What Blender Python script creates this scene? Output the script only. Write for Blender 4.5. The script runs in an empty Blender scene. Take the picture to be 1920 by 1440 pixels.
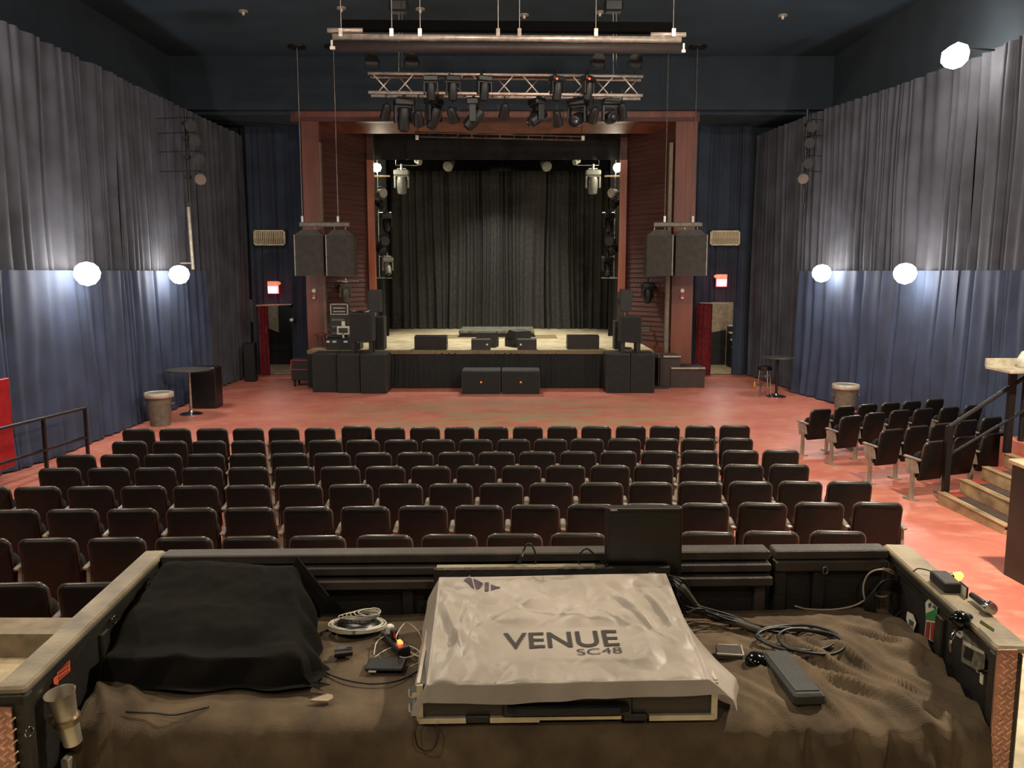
import bpy, bmesh, math, random
from mathutils import Vector, Matrix, noise
sin, cos, tan, pi, R = math.sin, math.cos, math.tan, math.pi, math.radians
SC = bpy.context.scene
COL = SC.collection
# ------------------------------------------------------------------ camera
F = 1560.0; CH = 3.4; PITCH = math.atan(210 / F)
cd = bpy.data.cameras.new('camera'); cam = bpy.data.objects.new('camera', cd); COL.objects.link(cam)
cd.sensor_width = 36; cd.lens = F / 1920 * 36; cd.clip_start = .05; cd.clip_end = 200
cam.location = (0, 0, CH); cam.rotation_euler = (pi / 2 - PITCH, 0, 0); SC.camera = cam
# ------------------------------------------------------------------ world, exposure
w = bpy.data.worlds.new('world'); SC.world = w; w.use_nodes = True
w.node_tree.nodes['Background'].inputs[0].default_value = (.5, .6, .8, 1)
w.node_tree.nodes['Background'].inputs[1].default_value = .02
SC.view_settings.view_transform = 'Standard'; SC.view_settings.look = 'None'
SC.view_settings.gamma = 1; SC.view_settings.exposure = 0; SC.view_settings.use_curve_mapping = False

def light(name, kind, loc, energy, color=(1, .9, .75), size=.1, target=None, spot=None, blend=.5):
    d = bpy.data.lights.new(name, kind); d.energy = energy; d.color = color
    if kind == 'AREA': d.shape = 'DISK'; d.size = size
    else: d.shadow_soft_size = size
    if kind == 'SPOT': d.spot_size = R(spot); d.spot_blend = blend
    o = bpy.data.objects.new(name, d); COL.objects.link(o); o.location = loc
    if target is not None: o.rotation_euler = (Vector(target) - Vector(loc)).to_track_quat('-Z', 'Y').to_euler()
    return o
WARM = (1, .86, .68); COOL = (1, .96, .92)
# lights of the hall: wall lamps (in view and further back on both walls), unseen area lamps added overhead and behind the camera for fill
SCONCES = [(-8.05, 15.9, 3.36), (-8.05, 20.3, 3.33), (7.97, 21.6, 3.36), (8.43, 18.0, 3.36)]
HIGHLAMPS = [(-8.13, 13.0, 7.34), (8.52, 16.6, 7.50), (8.6, 8.6, 7.4), (-8.2, 6.0, 7.4)]
for i, p in enumerate(SCONCES): light('sconce_light', 'POINT', (p[0] + (.12 if p[0] < 0 else -.12), p[1]-.1, p[2] + .08), 190, (.98, .97, 1), .13)
for i, p in enumerate(HIGHLAMPS): light('wall_lamp_light', 'POINT', (p[0] + (.25 if p[0] < 0 else -.25), p[1], p[2]), (130, 150, 170, 220)[i], (1, .93, .85), .15)
light('unseen_house_light', 'AREA', (4.6, 5.6, 7.6), 1150, WARM, .35, (5.2, 8.6, 0))
light('unseen_house_light', 'AREA', (-6.5, 3.5, 7.6), 200, WARM, .3, (-4.5, 4.5, 1.1))
light('unseen_house_light', 'AREA', (-2.6, 9.0, 9.3), 300, WARM, .25, (-2.2, 6, 1.0))
light('unseen_house_light', 'AREA', (-2.6, -1.5, 7.6), 115, WARM, .3, (-1.5, 4.5, 1.6))
light('unseen_house_light', 'AREA', (1.5, -2.5, 6.6), 80, WARM, .3, (0, 4, 1.6))
light('unseen_house_light', 'AREA', (-3, 13.5, 9.4), 330, (1, .9, .78), .4, (-2, 17, 0))
light('unseen_house_light', 'AREA', (3.5, 14.5, 9.4), 360, (1, .9, .78), .4, (3, 19, 0))
light('boom_light', 'POINT', (-4.38, 28.1, 6.85), 90, (1, .95, .75), .1)
light('boom_light', 'POINT', (3.38, 28.1, 6.85), 85, (1, .95, .75), .1)
light('stage_work_light', 'SPOT', (-.4, 28.9, 7.75), 1300, (1, .97, .88), .15, (-.4, 33.4, 2.6), 60, .9)
light('stage_work_light', 'SPOT', (-.4, 28.3, 7.75), 2600, (1, .95, .84), .3, (-.4, 27.6, 1.1), 105, .7)
# ------------------------------------------------------------------ helpers
def ray(px, py):
    return Vector(((px - 960) / F, cos(PITCH) - (py - 720) / F * sin(PITCH), -sin(PITCH) - (py - 720) / F * cos(PITCH)))
def PY(px, py, Y): d = ray(px, py); t = Y / d.y; return Vector((d.x * t, Y, CH + d.z * t))
def PX(px, py, X): d = ray(px, py); t = X / d.x; return Vector((X, d.y * t, CH + d.z * t))
def PZ(px, py, z): d = ray(px, py); t = (z - CH) / d.z; return Vector((d.x * t, d.y * t, z))
def floorz(y): return 0 if y > 15 else (15 - y) * .0385
def lin(c):
    return tuple(((x / 255 + .055) / 1.055) ** 2.4 if x / 255 > .04045 else x / 255 / 12.92 for x in c) + (1,)

MATS = {}
def mat(name, col, rough=.6, metal=0, col2=None, scale=8, bump=0, bscale=60, emit=0, spec=.5, stretch=(1, 1, 1), detail=4, ramp=(.35, .65)):
    if name in MATS: return MATS[name]
    m = bpy.data.materials.new(name); m.use_nodes = True; nt = m.node_tree; b = nt.nodes['Principled BSDF']
    c = lin(col); b.inputs['Base Color'].default_value = c
    b.inputs['Roughness'].default_value = rough; b.inputs['Metallic'].default_value = metal
    b.inputs['Specular IOR Level'].default_value = spec
    tc = nt.nodes.new('ShaderNodeTexCoord'); mp = nt.nodes.new('ShaderNodeMapping')
    mp.inputs['Scale'].default_value = stretch; nt.links.new(tc.outputs['Object'], mp.inputs[0])
    n = nt.nodes.new('ShaderNodeTexNoise'); n.inputs['Scale'].default_value = scale; n.inputs['Detail'].default_value = detail
    nt.links.new(mp.outputs[0], n.inputs['Vector'])
    r = nt.nodes.new('ShaderNodeValToRGB'); nt.links.new(n.outputs[0], r.inputs[0])
    if col2 is None: col2 = tuple(x * .82 for x in col)
    r.color_ramp.elements[0].color = lin(col2); r.color_ramp.elements[1].color = c
    r.color_ramp.elements[0].position, r.color_ramp.elements[1].position = ramp
    nt.links.new(r.outputs[0], b.inputs['Base Color'])
    if bump:
        n2 = nt.nodes.new('ShaderNodeTexNoise'); n2.inputs['Scale'].default_value = bscale; n2.inputs['Detail'].default_value = 3
        nt.links.new(mp.outputs[0], n2.inputs['Vector'])
        bp = nt.nodes.new('ShaderNodeBump'); bp.inputs['Strength'].default_value = bump; bp.inputs['Distance'].default_value = .01
        nt.links.new(n2.outputs[0], bp.inputs['Height']); nt.links.new(bp.outputs[0], b.inputs['Normal'])
    if emit:
        b.inputs['Emission Color'].default_value = c; b.inputs['Emission Strength'].default_value = emit
    MATS[name] = m; return m
BLACK = mat('black_metal', (17, 17, 16), .5, 0, bump=.1)
BLACKP = mat('black_plastic', (22, 21, 20), .38)
BLKPAINT = mat('black_painted_wood', (38, 35, 31), .6, col2=(26, 24, 22), scale=14, bump=.3)
BOXW = mat('speaker_black_paint', (44, 42, 38), .65, col2=(34, 33, 30), scale=3, bump=.4, bscale=150)
GRILLE = mat('speaker_grille_foam', (33, 32, 30), .9, bump=.5, bscale=300)
CHROME = mat('chrome', (205, 205, 205), .15, 1)
STEEL = mat('brushed_steel', (190, 185, 175), .35, 1)
ALU = mat('dull_aluminium', (214, 196, 180), .42, .55)
GREY = mat('grey_enamel', (168, 158, 144), .5)
WHITE = mat('white_plastic', (225, 220, 205), .5)
RED = mat('red_velour', (120, 18, 26), .8, col2=(80, 10, 16))
SEATP = mat('seat_shell_plastic', (25, 22, 20), .38, spec=.2, bump=.12, bscale=220)
SEATF = mat('seat_black_fabric', (26, 26, 28), .95, bump=.6, bscale=300)
STAND = mat('seat_standard_grey_metal', (150, 138, 122), .45, .2)
RIM = mat('seat_rim_highlight', (70, 64, 57), .25, spec=.7)  # lighter than the shell: the crest highlight is put into the rim colour
ARM = mat('armrest_grey_plastic', (128, 118, 106), .4)
LENS = mat('lamp_lens', (60, 60, 64), .08, .3)

class G:
    """collects vertices and faces; build() links them as ONE mesh object"""
    def __init__(s): s.v = []; s.f = []
    def add(s, vs, fs):
        o = len(s.v); s.v += [tuple(x) for x in vs]; s.f += [tuple(i + o for i in f) for f in fs]; return s
    def box(s, c, d, rot=None, ch=0):
        hx, hy, hz = d[0] / 2, d[1] / 2, d[2] / 2; M = Matrix.Identity(3) if rot is None else rot; c = Vector(c)
        if ch:
            k = ch; vs = []; 
            for z, i in ((-hz, k), (-hz + k, 0), (hz - k, 0), (hz, k)):
                for sx, sy, a in ((-1, -1, 0), (1, -1, 0), (1, 1, 0), (-1, 1, 0)):
                    # octagonal ring
                    x, y = hx - i, hy - i
                    if sx * sy > 0: p = [(sx * x, sy * (y - k)), (sx * (x - k), sy * y)]
                    else: p = [(sx * (x - k), sy * y), (sx * x, sy * (y - k))]
                    vs += [M @ Vector((q[0], q[1], z)) + c for q in p]
            fs = [tuple(range(7, -1, -1)), tuple(range(24, 32))]
            for r in range(3):
                for j in range(8): fs.append((r * 8 + j, r * 8 + (j + 1) % 8, r * 8 + 8 + (j + 1) % 8, r * 8 + 8 + j))
            return s.add(vs, fs)
        vs = [M @ Vector((x, y, z)) + c for z in (-hz, hz) for x, y in ((-hx, -hy), (hx, -hy), (hx, hy), (-hx, hy))]
        return s.add(vs, [(3, 2, 1, 0), (4, 5, 6, 7), (0, 1, 5, 4), (1, 2, 6, 5), (2, 3, 7, 6), (3, 0, 4, 7)])
    def tube(s, pts, r, n=8, closed=False, r2=None):
        pts = [Vector(p) for p in pts]; m = len(pts); vs = []; up = None
        for i, p in enumerate(pts):
            a = pts[i - 1] if (i or closed) else p; b = pts[(i + 1) % m] if (i < m - 1 or closed) else p
            t = (b - a).normalized()
            if up is None: up = t.orthogonal().normalized()
            up = (up - t * up.dot(t)); up = up.normalized() if up.length > 1e-5 else t.orthogonal().normalized()
            q = t.cross(up); rr = r if r2 is None else r + (r2 - r) * i / (m - 1)
            vs += [p + (up * cos(2 * pi * k / n) + q * sin(2 * pi * k / n)) * rr for k in range(n)]
        fs = []
        for i in range(m if closed else m - 1):
            for k in range(n):
                a = i * n + k; b = i * n + (k + 1) % n; c = ((i + 1) % m) * n
                fs.append((a, b, c + (k + 1) % n, c + k))
        if not closed: fs += [tuple(range(n - 1, -1, -1)), tuple(range((m - 1) * n, m * n))]
        return s.add(vs, fs)
    def cyl(s, a, b, r, r2=None, n=12): return s.tube([a, b], r, n, r2=r if r2 is None else r2)
    def lathe(s, prof, org=(0, 0, 0), n=20, rot=None):
        M = Matrix.Identity(3) if rot is None else rot; org = Vector(org)
        vs = [M @ Vector((r * cos(2 * pi * k / n), r * sin(2 * pi * k / n), z)) + org for r, z in prof for k in range(n)]
        fs = [(i * n + k, i * n + (k + 1) % n, (i + 1) * n + (k + 1) % n, (i + 1) * n + k) for i in range(len(prof) - 1) for k in range(n)]
        if prof[0][0] > 1e-4: fs.append(tuple(range(n - 1, -1, -1)))
        if prof[-1][0] > 1e-4: fs.append(tuple(range((len(prof) - 1) * n, len(prof) * n)))
        return s.add(vs, fs)
    def prism(s, poly, t0, t1, M=None, org=(0, 0, 0)):
        """poly in local XZ, extruded along local Y from t0 to t1"""
        M = Matrix.Identity(3) if M is None else M; org = Vector(org); n = len(poly)
        vs = [M @ Vector((x, t, z)) + org for t in (t0, t1) for x, z in poly]
        return s.add(vs, [tuple(range(n)), tuple(range(2 * n - 1, n - 1, -1))] + [(i + n, (i + 1) % n + n, (i + 1) % n, i) for i in range(n)])
    def pillow(s, w, h, t, r, c, M=None, org=(0, 0, 0), curve=0, top_only=False):
        """rounded slab in local XZ with chamfered rim"""
        M = Matrix.Identity(3) if M is None else M; org = Vector(org); rings = []
        for ins, y in ((c, -t / 2), (c * .3, -t / 2 + c * .35), (0, -t / 2 + c), (0, t / 2 - c), (c, t / 2)):
            ring = []
            for cx, cz, a0 in ((1, -1, -90), (1, 1, 0), (-1, 1, 90), (-1, -1, 180)):
                rr = max(r * (.55 if (top_only and cz < 0) else 1), c * 1.2)
                for k in range(5):
                    a = R(a0 + 22.5 * k); ring.append((cx * (w / 2 - rr) + (rr - ins) * cos(a), cz * (h / 2 - rr) + (rr - ins) * sin(a)))
            rings.append([M @ Vector((x, y + curve * (x / (w / 2)) ** 2, z)) + org for x, z in ring])
        n = len(rings[0]); fs = [tuple(range(n)), tuple(range(5 * n - 1, 4 * n - 1, -1))]
        for i in range(4):
            for k in range(n): fs.append((i * n + n + k, i * n + n + (k + 1) % n, i * n + (k + 1) % n, i * n + k))
        return s.add([v for rg in rings for v in rg], fs)
    def grid(s, nu, nv, fn):
        vs = [fn(i / nu, j / nv) for j in range(nv + 1) for i in range(nu + 1)]
        return s.add(vs, [(j * (nu + 1) + i, j * (nu + 1) + i + 1, (j + 1) * (nu + 1) + i + 1, (j + 1) * (nu + 1) + i) for j in range(nv) for i in range(nu)])
    def build(s, name, m, parent=None, smooth=False, loc=None, rz=None, auto=None):
        me = bpy.data.meshes.new(name); me.from_pydata(s.v, [], s.f); me.materials.append(m)
        bm = bmesh.new(); bm.from_mesh(me); bmesh.ops.recalc_face_normals(bm, faces=bm.faces); bm.to_mesh(me); bm.free()
        if smooth:
            me.polygons.foreach_set('use_smooth', [True] * len(me.polygons))
            if auto: me.set_sharp_from_angle(angle=R(auto))
        o = bpy.data.objects.new(name, me); COL.objects.link(o)
        if parent is not None: o.parent = parent
        if loc is not None: o.location = loc
        if rz is not None: o.rotation_euler = (0, 0, rz)
        return o
def empty(name, loc=(0, 0, 0), rz=0):
    o = bpy.data.objects.new(name, None); o.empty_display_size = .1; COL.objects.link(o); o.location = loc; o.rotation_euler = (0, 0, rz); return o
def tag(o, label=None, cat=None, group=None, kind=None):
    if label: o['label'] = label
    if cat: o['category'] = cat
    if group: o['group'] = group
    if kind: o['kind'] = kind
    return o
def thing(name, label, cat, loc=(0, 0, 0), rz=0, group=None): return tag(empty(name, loc, rz), label, cat, group)
KIDS = {}
def copy_tree(o, loc=None, rz=None, label=None, group=None, parent=None):
    c = o.copy(); COL.objects.link(c)
    if parent is not None: c.parent = parent
    if loc is not None: c.location = loc
    if rz is not None: c.rotation_euler = (0, 0, rz) if not hasattr(rz, '__len__') else rz
    if label: c['label'] = label
    if group: c['group'] = group
    for ch in [x for x in KIDS.get(o.name) or list(o.children)]: copy_tree(ch, parent=c)
    return c
def RX(a): return Matrix.Rotation(a, 3, 'X')
def RY(a): return Matrix.Rotation(a, 3, 'Y')
def RZ(a): return Matrix.Rotation(a, 3, 'Z')
ORD = ['first', 'second', 'third', 'fourth', 'fifth', 'sixth', 'seventh', 'eighth', 'ninth', 'tenth', 'eleventh', 'twelfth', 'thirteenth', 'fourteenth', 'fifteenth', 'sixteenth', 'seventeenth', 'eighteenth']
# ================================================================== setting
FLOOR = mat('red_painted_concrete', (196, 88, 70), .42, spec=.4)
def floor_mat():
    nt = FLOOR.node_tree; b = nt.nodes['Principled BSDF']; L = nt.links; N = nt.nodes
    tc = N.new('ShaderNodeTexCoord')
    def nz(scale, det, lo, hi, st=(1, 1, 1)):
        mp = N.new('ShaderNodeMapping'); mp.inputs['Scale'].default_value = st; L.new(tc.outputs['Object'], mp.inputs[0])
        n = N.new('ShaderNodeTexNoise'); n.inputs['Scale'].default_value = scale; n.inputs['Detail'].default_value = det; n.inputs['Roughness'].default_value = .65
        L.new(mp.outputs[0], n.inputs['Vector']); r = N.new('ShaderNodeMapRange'); r.inputs['From Min'].default_value = lo; r.inputs['From Max'].default_value = hi
        L.new(n.outputs[0], r.inputs['Value']); return r.outputs[0]
    def mix(f, a, c2, a_is=False):
        m = N.new('ShaderNodeMix'); m.data_type = 'RGBA'; L.new(f, m.inputs[0])
        if a_is: m.inputs[6].default_value = a
        else: L.new(a, m.inputs[6])
        m.inputs[7].default_value = c2; return m.outputs[2]
    c = mix(nz(.9, 6, .35, .7), lin((186, 100, 84)), lin((208, 134, 114)), True)
    c = mix(nz(2.2, 8, .52, .75, (1, 2, 1)), c, lin((212, 152, 126)))
    # worn patch in front of the stage: paint rubbed down to grey green concrete
    sx = N.new('ShaderNodeSeparateXYZ'); L.new(tc.outputs['Object'], sx.inputs[0])
    def math_(op, a, b_, v=None):
        m = N.new('ShaderNodeMath'); m.operation = op
        for i, q in enumerate((a, b_)):
            if q is None: continue
            if isinstance(q, (int, float)): m.inputs[i].default_value = q
            else: L.new(q, m.inputs[i])
        m.use_clamp = False; return m.outputs[0]
    dx = math_('MULTIPLY', math_('SUBTRACT', sx.outputs[0], .2), .2); dy = math_('MULTIPLY', math_('SUBTRACT', sx.outputs[1], 19.5), .3)
    d = math_('ADD', math_('MULTIPLY', dx, dx), math_('MULTIPLY', dy, dy))
    k = math_('SUBTRACT', 1.25, d); k2 = N.new('ShaderNodeMath'); k2.operation = 'MULTIPLY'; k2.use_clamp = True; L.new(k, k2.inputs[0])
    L.new(nz(1.1, 9, .42, .6, (.6, 1.6, 1)), k2.inputs[1])
    c = mix(k2.outputs[0], c, lin((164, 146, 112)))
    # trowelled joint lines
    L.new(c, b.inputs['Base Color'])
    n = N.new('ShaderNodeTexNoise'); n.inputs['Scale'].default_value = 9; n.inputs['Detail'].default_value = 8; L.new(tc.outputs['Object'], n.inputs['Vector'])
    bp = N.new('ShaderNodeBump'); bp.inputs['Strength'].default_value = .15; bp.inputs['Distance'].default_value = .02; L.new(n.outputs[0], bp.inputs['Height']); L.new(bp.outputs[0], b.inputs['Normal'])
floor_mat()
g = G(); g.add([(-10, 27.6, 0), (9.4, 27.6, 0), (9.4, 15, 0), (-10, 15, 0), (9.4, 1, floorz(1)), (-10, 1, floorz(1)),(9.4,-5,floorz(1)),(-10,-5,floorz(1))], [(3, 2, 1, 0), (5, 4, 2, 3),(7,6,4,5)])
tag(g.build('floor', FLOOR), kind='structure')
DARKC = mat('dark_blue_plaster', (39, 50, 59), .9, col2=(33, 43, 51), scale=1.5, bump=.3, bscale=20)
CREAM = mat('worn_cream_paint', (196, 180, 146), .6, col2=(150, 136, 106), scale=5, bump=.3, bscale=30)
# rear tier that carries the mixing position, left side, with a low kerb along its front
g = G(); g.box((-3.25, 1.0, .55), (13.0, 7.5, 1.1)); tag(g.build('floor', CREAM), kind='structure')
g = G(); g.box((-5.1, 4.86, .62), (6.4, .24, 1.26)); tag(g.build('trim_1', mat('tan_kerb_paint', (140, 124, 100), .6, col2=(110, 98, 78), bump=.3)), kind='structure')
CZ = 9.6
g = G(); g.box((-.3, 11.2, CZ + .1), (19.4, 33, .2)); tag(g.build('ceiling', mat('dark_blue_ceiling_paint', (44, 66, 80), .9, col2=(37, 56, 68), scale=1.2)), kind='structure')
g = G(); g.box((-10.05, 11, 4.8), (.2, 33, 9.8)); tag(g.build('wall_left', DARKC), kind='structure')
g = G(); g.box((9.45, 11, 4.8), (.2, 33, 9.8)); tag(g.build('wall_right', DARKC), kind='structure')
g = G(); g.box((-.3, -5.3, 4.8), (19.4, .2, 9.8)); tag(g.build('wall_back', DARKC), kind='structure')
# front wall: bulkhead over the proscenium, side returns with a doorway each
g = G(); g.box((-.3, 25.3, 8.9), (19.4, .3, 1.6)); 
g.box((-.3, 27.6, 8.05), (19.4, 4.4, .1))
g.box((-7.1, 27.75, 5.2), (.9, .3, 5.9)); g.box((-9.6, 27.75, 4.1), (1.7, .3, 8.2)); g.box((-7.7, 27.75, 5.3), (2.2, .3, 5.6)); 
g.box((-7.0, 27.75, 1.3), (.6, .3, 2.6))
g.box((6.2, 27.75, 4.1), (.45, .3, 8.2)); g.box((6.95, 27.75, 5.3), (1.2, .3, 5.6)); g.box((8.45, 27.75, 4.1), (1.9, .3, 8.2))
tag(g.build('wall_front', DARKC), kind='structure')
# ---- corridors seen through the two exits
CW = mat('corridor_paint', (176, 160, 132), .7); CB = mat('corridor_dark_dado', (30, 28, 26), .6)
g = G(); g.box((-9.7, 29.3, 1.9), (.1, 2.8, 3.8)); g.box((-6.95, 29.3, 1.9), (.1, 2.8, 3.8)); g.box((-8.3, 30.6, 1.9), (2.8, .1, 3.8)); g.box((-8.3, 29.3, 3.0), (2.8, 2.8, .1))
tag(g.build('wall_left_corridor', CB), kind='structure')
g = G(); g.prism([(-9.6, 1.62), (-8.55, 1.2), (-8.55, 2.9), (-9.6, 2.9)], 30.5, 30.54); tag(g.build('trim_2', CW), kind='structure')
g = G(); g.box((-8.3, 29.2, .01), (2.8, 2.9, .02)); tag(g.build('floor', CREAM), kind='structure')
g = G(); g.box((6.4, 29.2, 1.9), (.1, 2.9, 3.8)); g.box((8.2, 29.2, 1.9), (.1, 2.9, 3.8)); g.box((7.3, 30.6, 1.9), (1.8, .1, 3.8)); g.box((7.3, 29.2, 3.0), (1.8, 2.9, .1))
tag(g.build('wall_right_corridor', CW), kind='structure')
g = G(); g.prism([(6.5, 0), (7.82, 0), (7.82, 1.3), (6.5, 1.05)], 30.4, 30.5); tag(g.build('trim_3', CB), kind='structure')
t = thing('corridor_stairs', 'white edged steps behind the exit at right of the stage', 'stairs', (7.98, 29.0, 0))
for k in range(5): G().box((0, k * .25, .53 + k * .24), (.4, .26, .05)).build('tread', WHITE, t); G().box((0, .01 + k * .25, .25 + k * .12), (.38, .24, .5 + k * .24)).build('riser', CB, t)
g = G(); g.box((7.3, 29.2, .01), (1.8, 2.9, .02)); tag(g.build('floor', CREAM), kind='structure')
light('corridor_light', 'POINT', (7.2, 28.6, 2.6), 40, COOL, .1)
light('corridor_light', 'POINT', (-8.3, 28.9, 2.7), 16, COOL, .1)

# ---- wood proscenium
WOOD = mat('reddish_brown_stained_wood', (118, 62, 44), .5, col2=(84, 42, 30), scale=3, stretch=(1, 1, .15), bump=.2, bscale=12)
WOODH = mat('dark_red_wood_slats', (84, 42, 33), .6, col2=(60, 29, 23), scale=4, stretch=(.2, .2, 6), bump=.2)
WOODL = mat('light_orange_wood', (176, 98, 62), .45, col2=(140, 74, 46), scale=3, stretch=(1, 1, .12))
YO, YI = 25.5, 27.3
xl0, xl1 = PY(556, 400, YO).x, PY(604, 400, YO).x; xr1, xr0 = PY(1262, 400, YO).x, PY(1302, 400, YO).x
il, ir = PY(698, 400, YI).x, PY(1166, 400, YI).x
ztop, zbeam = PY(900, 205, YO).z, PY(900, 244, YO).z
fr = thing('proscenium_frame', 'red brown wooden arch framing the stage opening', 'proscenium')
g = G(); g.box(((xl0 + .25 + xl1) / 2, YO, 3.9), (xl1 - xl0 - .25, .25, 7.8)); g.build('column', WOOD, fr)
g = G(); g.box(((xr0 + xr1) / 2, YO, 3.9), (xr0 - xr1, .25, 7.8)); g.build('column', WOOD, fr)
g = G(); g.box(((xl0 + xr0) / 2, YO, (ztop + 7.8) / 2), (xr0 - xl0 + .1, .26, ztop - 7.8)); 
g.build('head_casing', WOODH, fr)
# splayed soffit from the front casing in to the opening
g = G(); g.add([(xl0 + .1, YO - .14, ztop - .25), (xr0 - .1, YO - .14, ztop - .25), (xr1 - .0, YO + .9, 7.62), (xl1, YO + .9, 7.62), (xl0 + .1, YO - .14, ztop), (xr0 - .1, YO - .14, ztop), (xr1, YO + .9, 7.8), (xl1, YO + .9, 7.8)],
    [(0, 1, 2, 3), (4, 7, 6, 5), (0, 4, 5, 1), (1, 5, 6, 2), (2, 6, 7, 3), (3, 7, 4, 0)]); g.build('soffit', WOOD, fr)
for sgn, xo, xi in ((-1, xl1, il - .1), (1, xr1, ir + .1)):   # slatted side panels, lapped boards
    g = G(); H0, H1, n = 1.12, 7.75, 44
    for k in range(n):
        z0 = H0 + (H1 - H0) * k / n; z1 = H0 + (H1 - H0) * (k + 1) / n
        g.add([(xo, YO + .1, z0), (xi, YI, z0), (xi, YI + .05, z1), (xo, YO + .15, z1), (xo, YO + .15, z0), (xi, YI + .05, z0)], [(0, 1, 2, 3), (0, 4, 5, 1)])
    o = g.build('slat_panel', WOODH, fr); tag(o, kind='stuff')
    g = G(); g.box((xo * .5 + xi * .5, (YO + YI) / 2 + .05, .56), (math.hypot(xo - xi, YI - YO), .1, 1.12), RZ(math.atan2(YI - YO, xi - xo))); g.build('base_panel', WOOD, fr)
    g = G(); xt = xi + sgn * .0; z0 = PY(700, 548, YI - .1).z; z1 = PY(700, 300, YI - .1).z
    g.box((xt - sgn * .08, YI - .06, (z0 + z1) / 2), (.22, .14, z1 - z0)); tag(g.build('inner_trim', WOODL, fr), 'bright orange wood trim strip')
    g = G(); g.box((xt - sgn * .08, YI - .02, (z1 + 8) / 2), (.22, .1, 8 - z1)); g.box((xt - sgn * .08, YI - .02, (z0) / 2), (.22, .1, z0)); g.build('inner_trim', WOODH, fr)
    gx = PY(606, 500, YO).x if sgn < 0 else PY(1252, 500, YO).x
    g = G(); g.box((gx, YO - .02, 3.9), (.10, .2, 6.6)); tag(g.build('edge_strip', mat('grey_brown_strip', (120, 104, 86), .6), fr), 'grey brown edge strip')

# ---- stage
SD = mat('pale_worn_stage_boards', (222, 208, 172), .5, col2=(190, 172, 134), scale=2.5, detail=7, bump=.2)
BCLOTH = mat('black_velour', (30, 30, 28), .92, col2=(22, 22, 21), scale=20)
st = thing('stage', 'pale wooden stage floor with black pleated skirt', 'stage')
SL, SR, SF = -6.0, 4.15, 24.3
g = G(); g.box(((SL + SR) / 2, 25.85, 1.07), (SR - SL, 3.1, .1)); g.box(((il + ir) / 2, 31.0, 1.07), (ir - il + 1.5, 7.3, .1)); g.build('deck', SD, st)
g = G(); g.box(((SL + SR) / 2, SF - .02, 1.09), (SR - SL, .05, .09)); g.build('nosing', mat('brown_nosing', (120, 104, 70), .6), st)
def pleats(x0, y0, x1, y1, z0, z1, amp, wl, seed, nz=6, gather=0, jit=.5, hem=0.0, off=0, rag=0):
    """hanging cloth between two plan points with irregular vertical folds"""
    rnd = random.Random(seed); L = math.hypot(x1 - x0, y1 - y0); ux, uy = (x1 - x0) / L, (y1 - y0) / L; nx, ny = -uy, ux
    cuts = [0.0]
    while cuts[-1] < L: cuts.append(cuts[-1] + wl * (1 + jit * (rnd.random() * 2 - 1)))
    sc = L / cuts[-1]; cuts = [c * sc for c in cuts]; amps = [amp * (.35 + .9 * rnd.random()) for _ in cuts]
    sh = [rnd.uniform(-.5, .5) for _ in cuts]
    per = 8; cols = []
    for i in range(len(cuts) - 1):
        for k in range(per): cols.append((i, k / per))
    cols.append((len(cuts) - 2, 1.0))
    def fn(i, j):
        seg, t = cols[i]; v = j / nz
        s_ = cuts[seg] + (cuts[seg + 1] - cuts[seg]) * t
        lean = wl * .5 * noise.noise(Vector((s_ * .7, seed, v * .8))) * (1 - v) * 2.2
        a = amps[seg] * (1 - .45 * v * gather) * (.75 + .5 * noise.noise(Vector((s_ * 2, v * 2.3, seed))))
        d = a * (cos(2 * pi * t) * .5 - .5) + .25 * amp * noise.noise(Vector((s_ * 1.3, v * 1.5, seed + 5)))
        d += off * (1 - v)
        s2 = min(max(s_ + lean * sin(pi * min(1, max(0, s_ / L))), 0), L)
        zz = z0 + (z1 - z0) * v
        if rag and j == 0: zz += rag * noise.noise(Vector((s_ * 1.5, seed, 0)))
        return (x0 + ux * s2 + nx * d, y0 + uy * s2 + ny * d, zz)
    nu = len(cols) - 1; g = G()
    vs = [fn(i, j) for j in range(nz + 1) for i in range(nu + 1)]
    g.add(vs, [(j * (nu + 1) + i, j * (nu + 1) + i + 1, (j + 1) * (nu + 1) + i + 1, (j + 1) * (nu + 1) + i) for j in range(nz) for i in range(nu)])
    return g
g = pleats(SR, SF, SL, SF, .02, 1.06, .05, .16, 4, 3); g.build('skirt', BCLOTH, st, True)
# back curtain, side legs, borders
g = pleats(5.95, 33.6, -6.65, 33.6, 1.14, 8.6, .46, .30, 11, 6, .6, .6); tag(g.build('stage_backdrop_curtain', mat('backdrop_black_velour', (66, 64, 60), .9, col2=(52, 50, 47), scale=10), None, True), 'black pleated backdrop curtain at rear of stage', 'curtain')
g = pleats(ir + .6, 27.75, il - .6, 27.75, PY(900, 300, 27.8).z, 7.98, .1, .5, 12, 4); tag(g.build('stage_border', BCLOTH, None, True), 'black border cloth hanging across top of stage opening', 'curtain')
g = pleats(ir + 1.8, 30.6, il - 1.8, 30.6, 7.0, 8.6, .1, .5, 13, 3); tag(g.build('stage_border', mat('deep_black_cloth', (11, 11, 11), 1, spec=.05), None, True), 'black border cloth behind the moving lights over stage', 'curtain')
for sgn, x, sd in ((-1, il, 14), (1, ir, 15)):
    g = pleats(x + sgn * 1.9 if sgn > 0 else x + .1, 29.8, x - .1 if sgn > 0 else x - 1.9, 29.8, 1.12, 8.4, .12, .3, sd, 5)
    tag(g.build('stage_leg_curtain', BCLOTH, None, True), 'black leg curtain at the %s wing of stage' % ('left' if sgn < 0 else 'right'), 'curtain')
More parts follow.
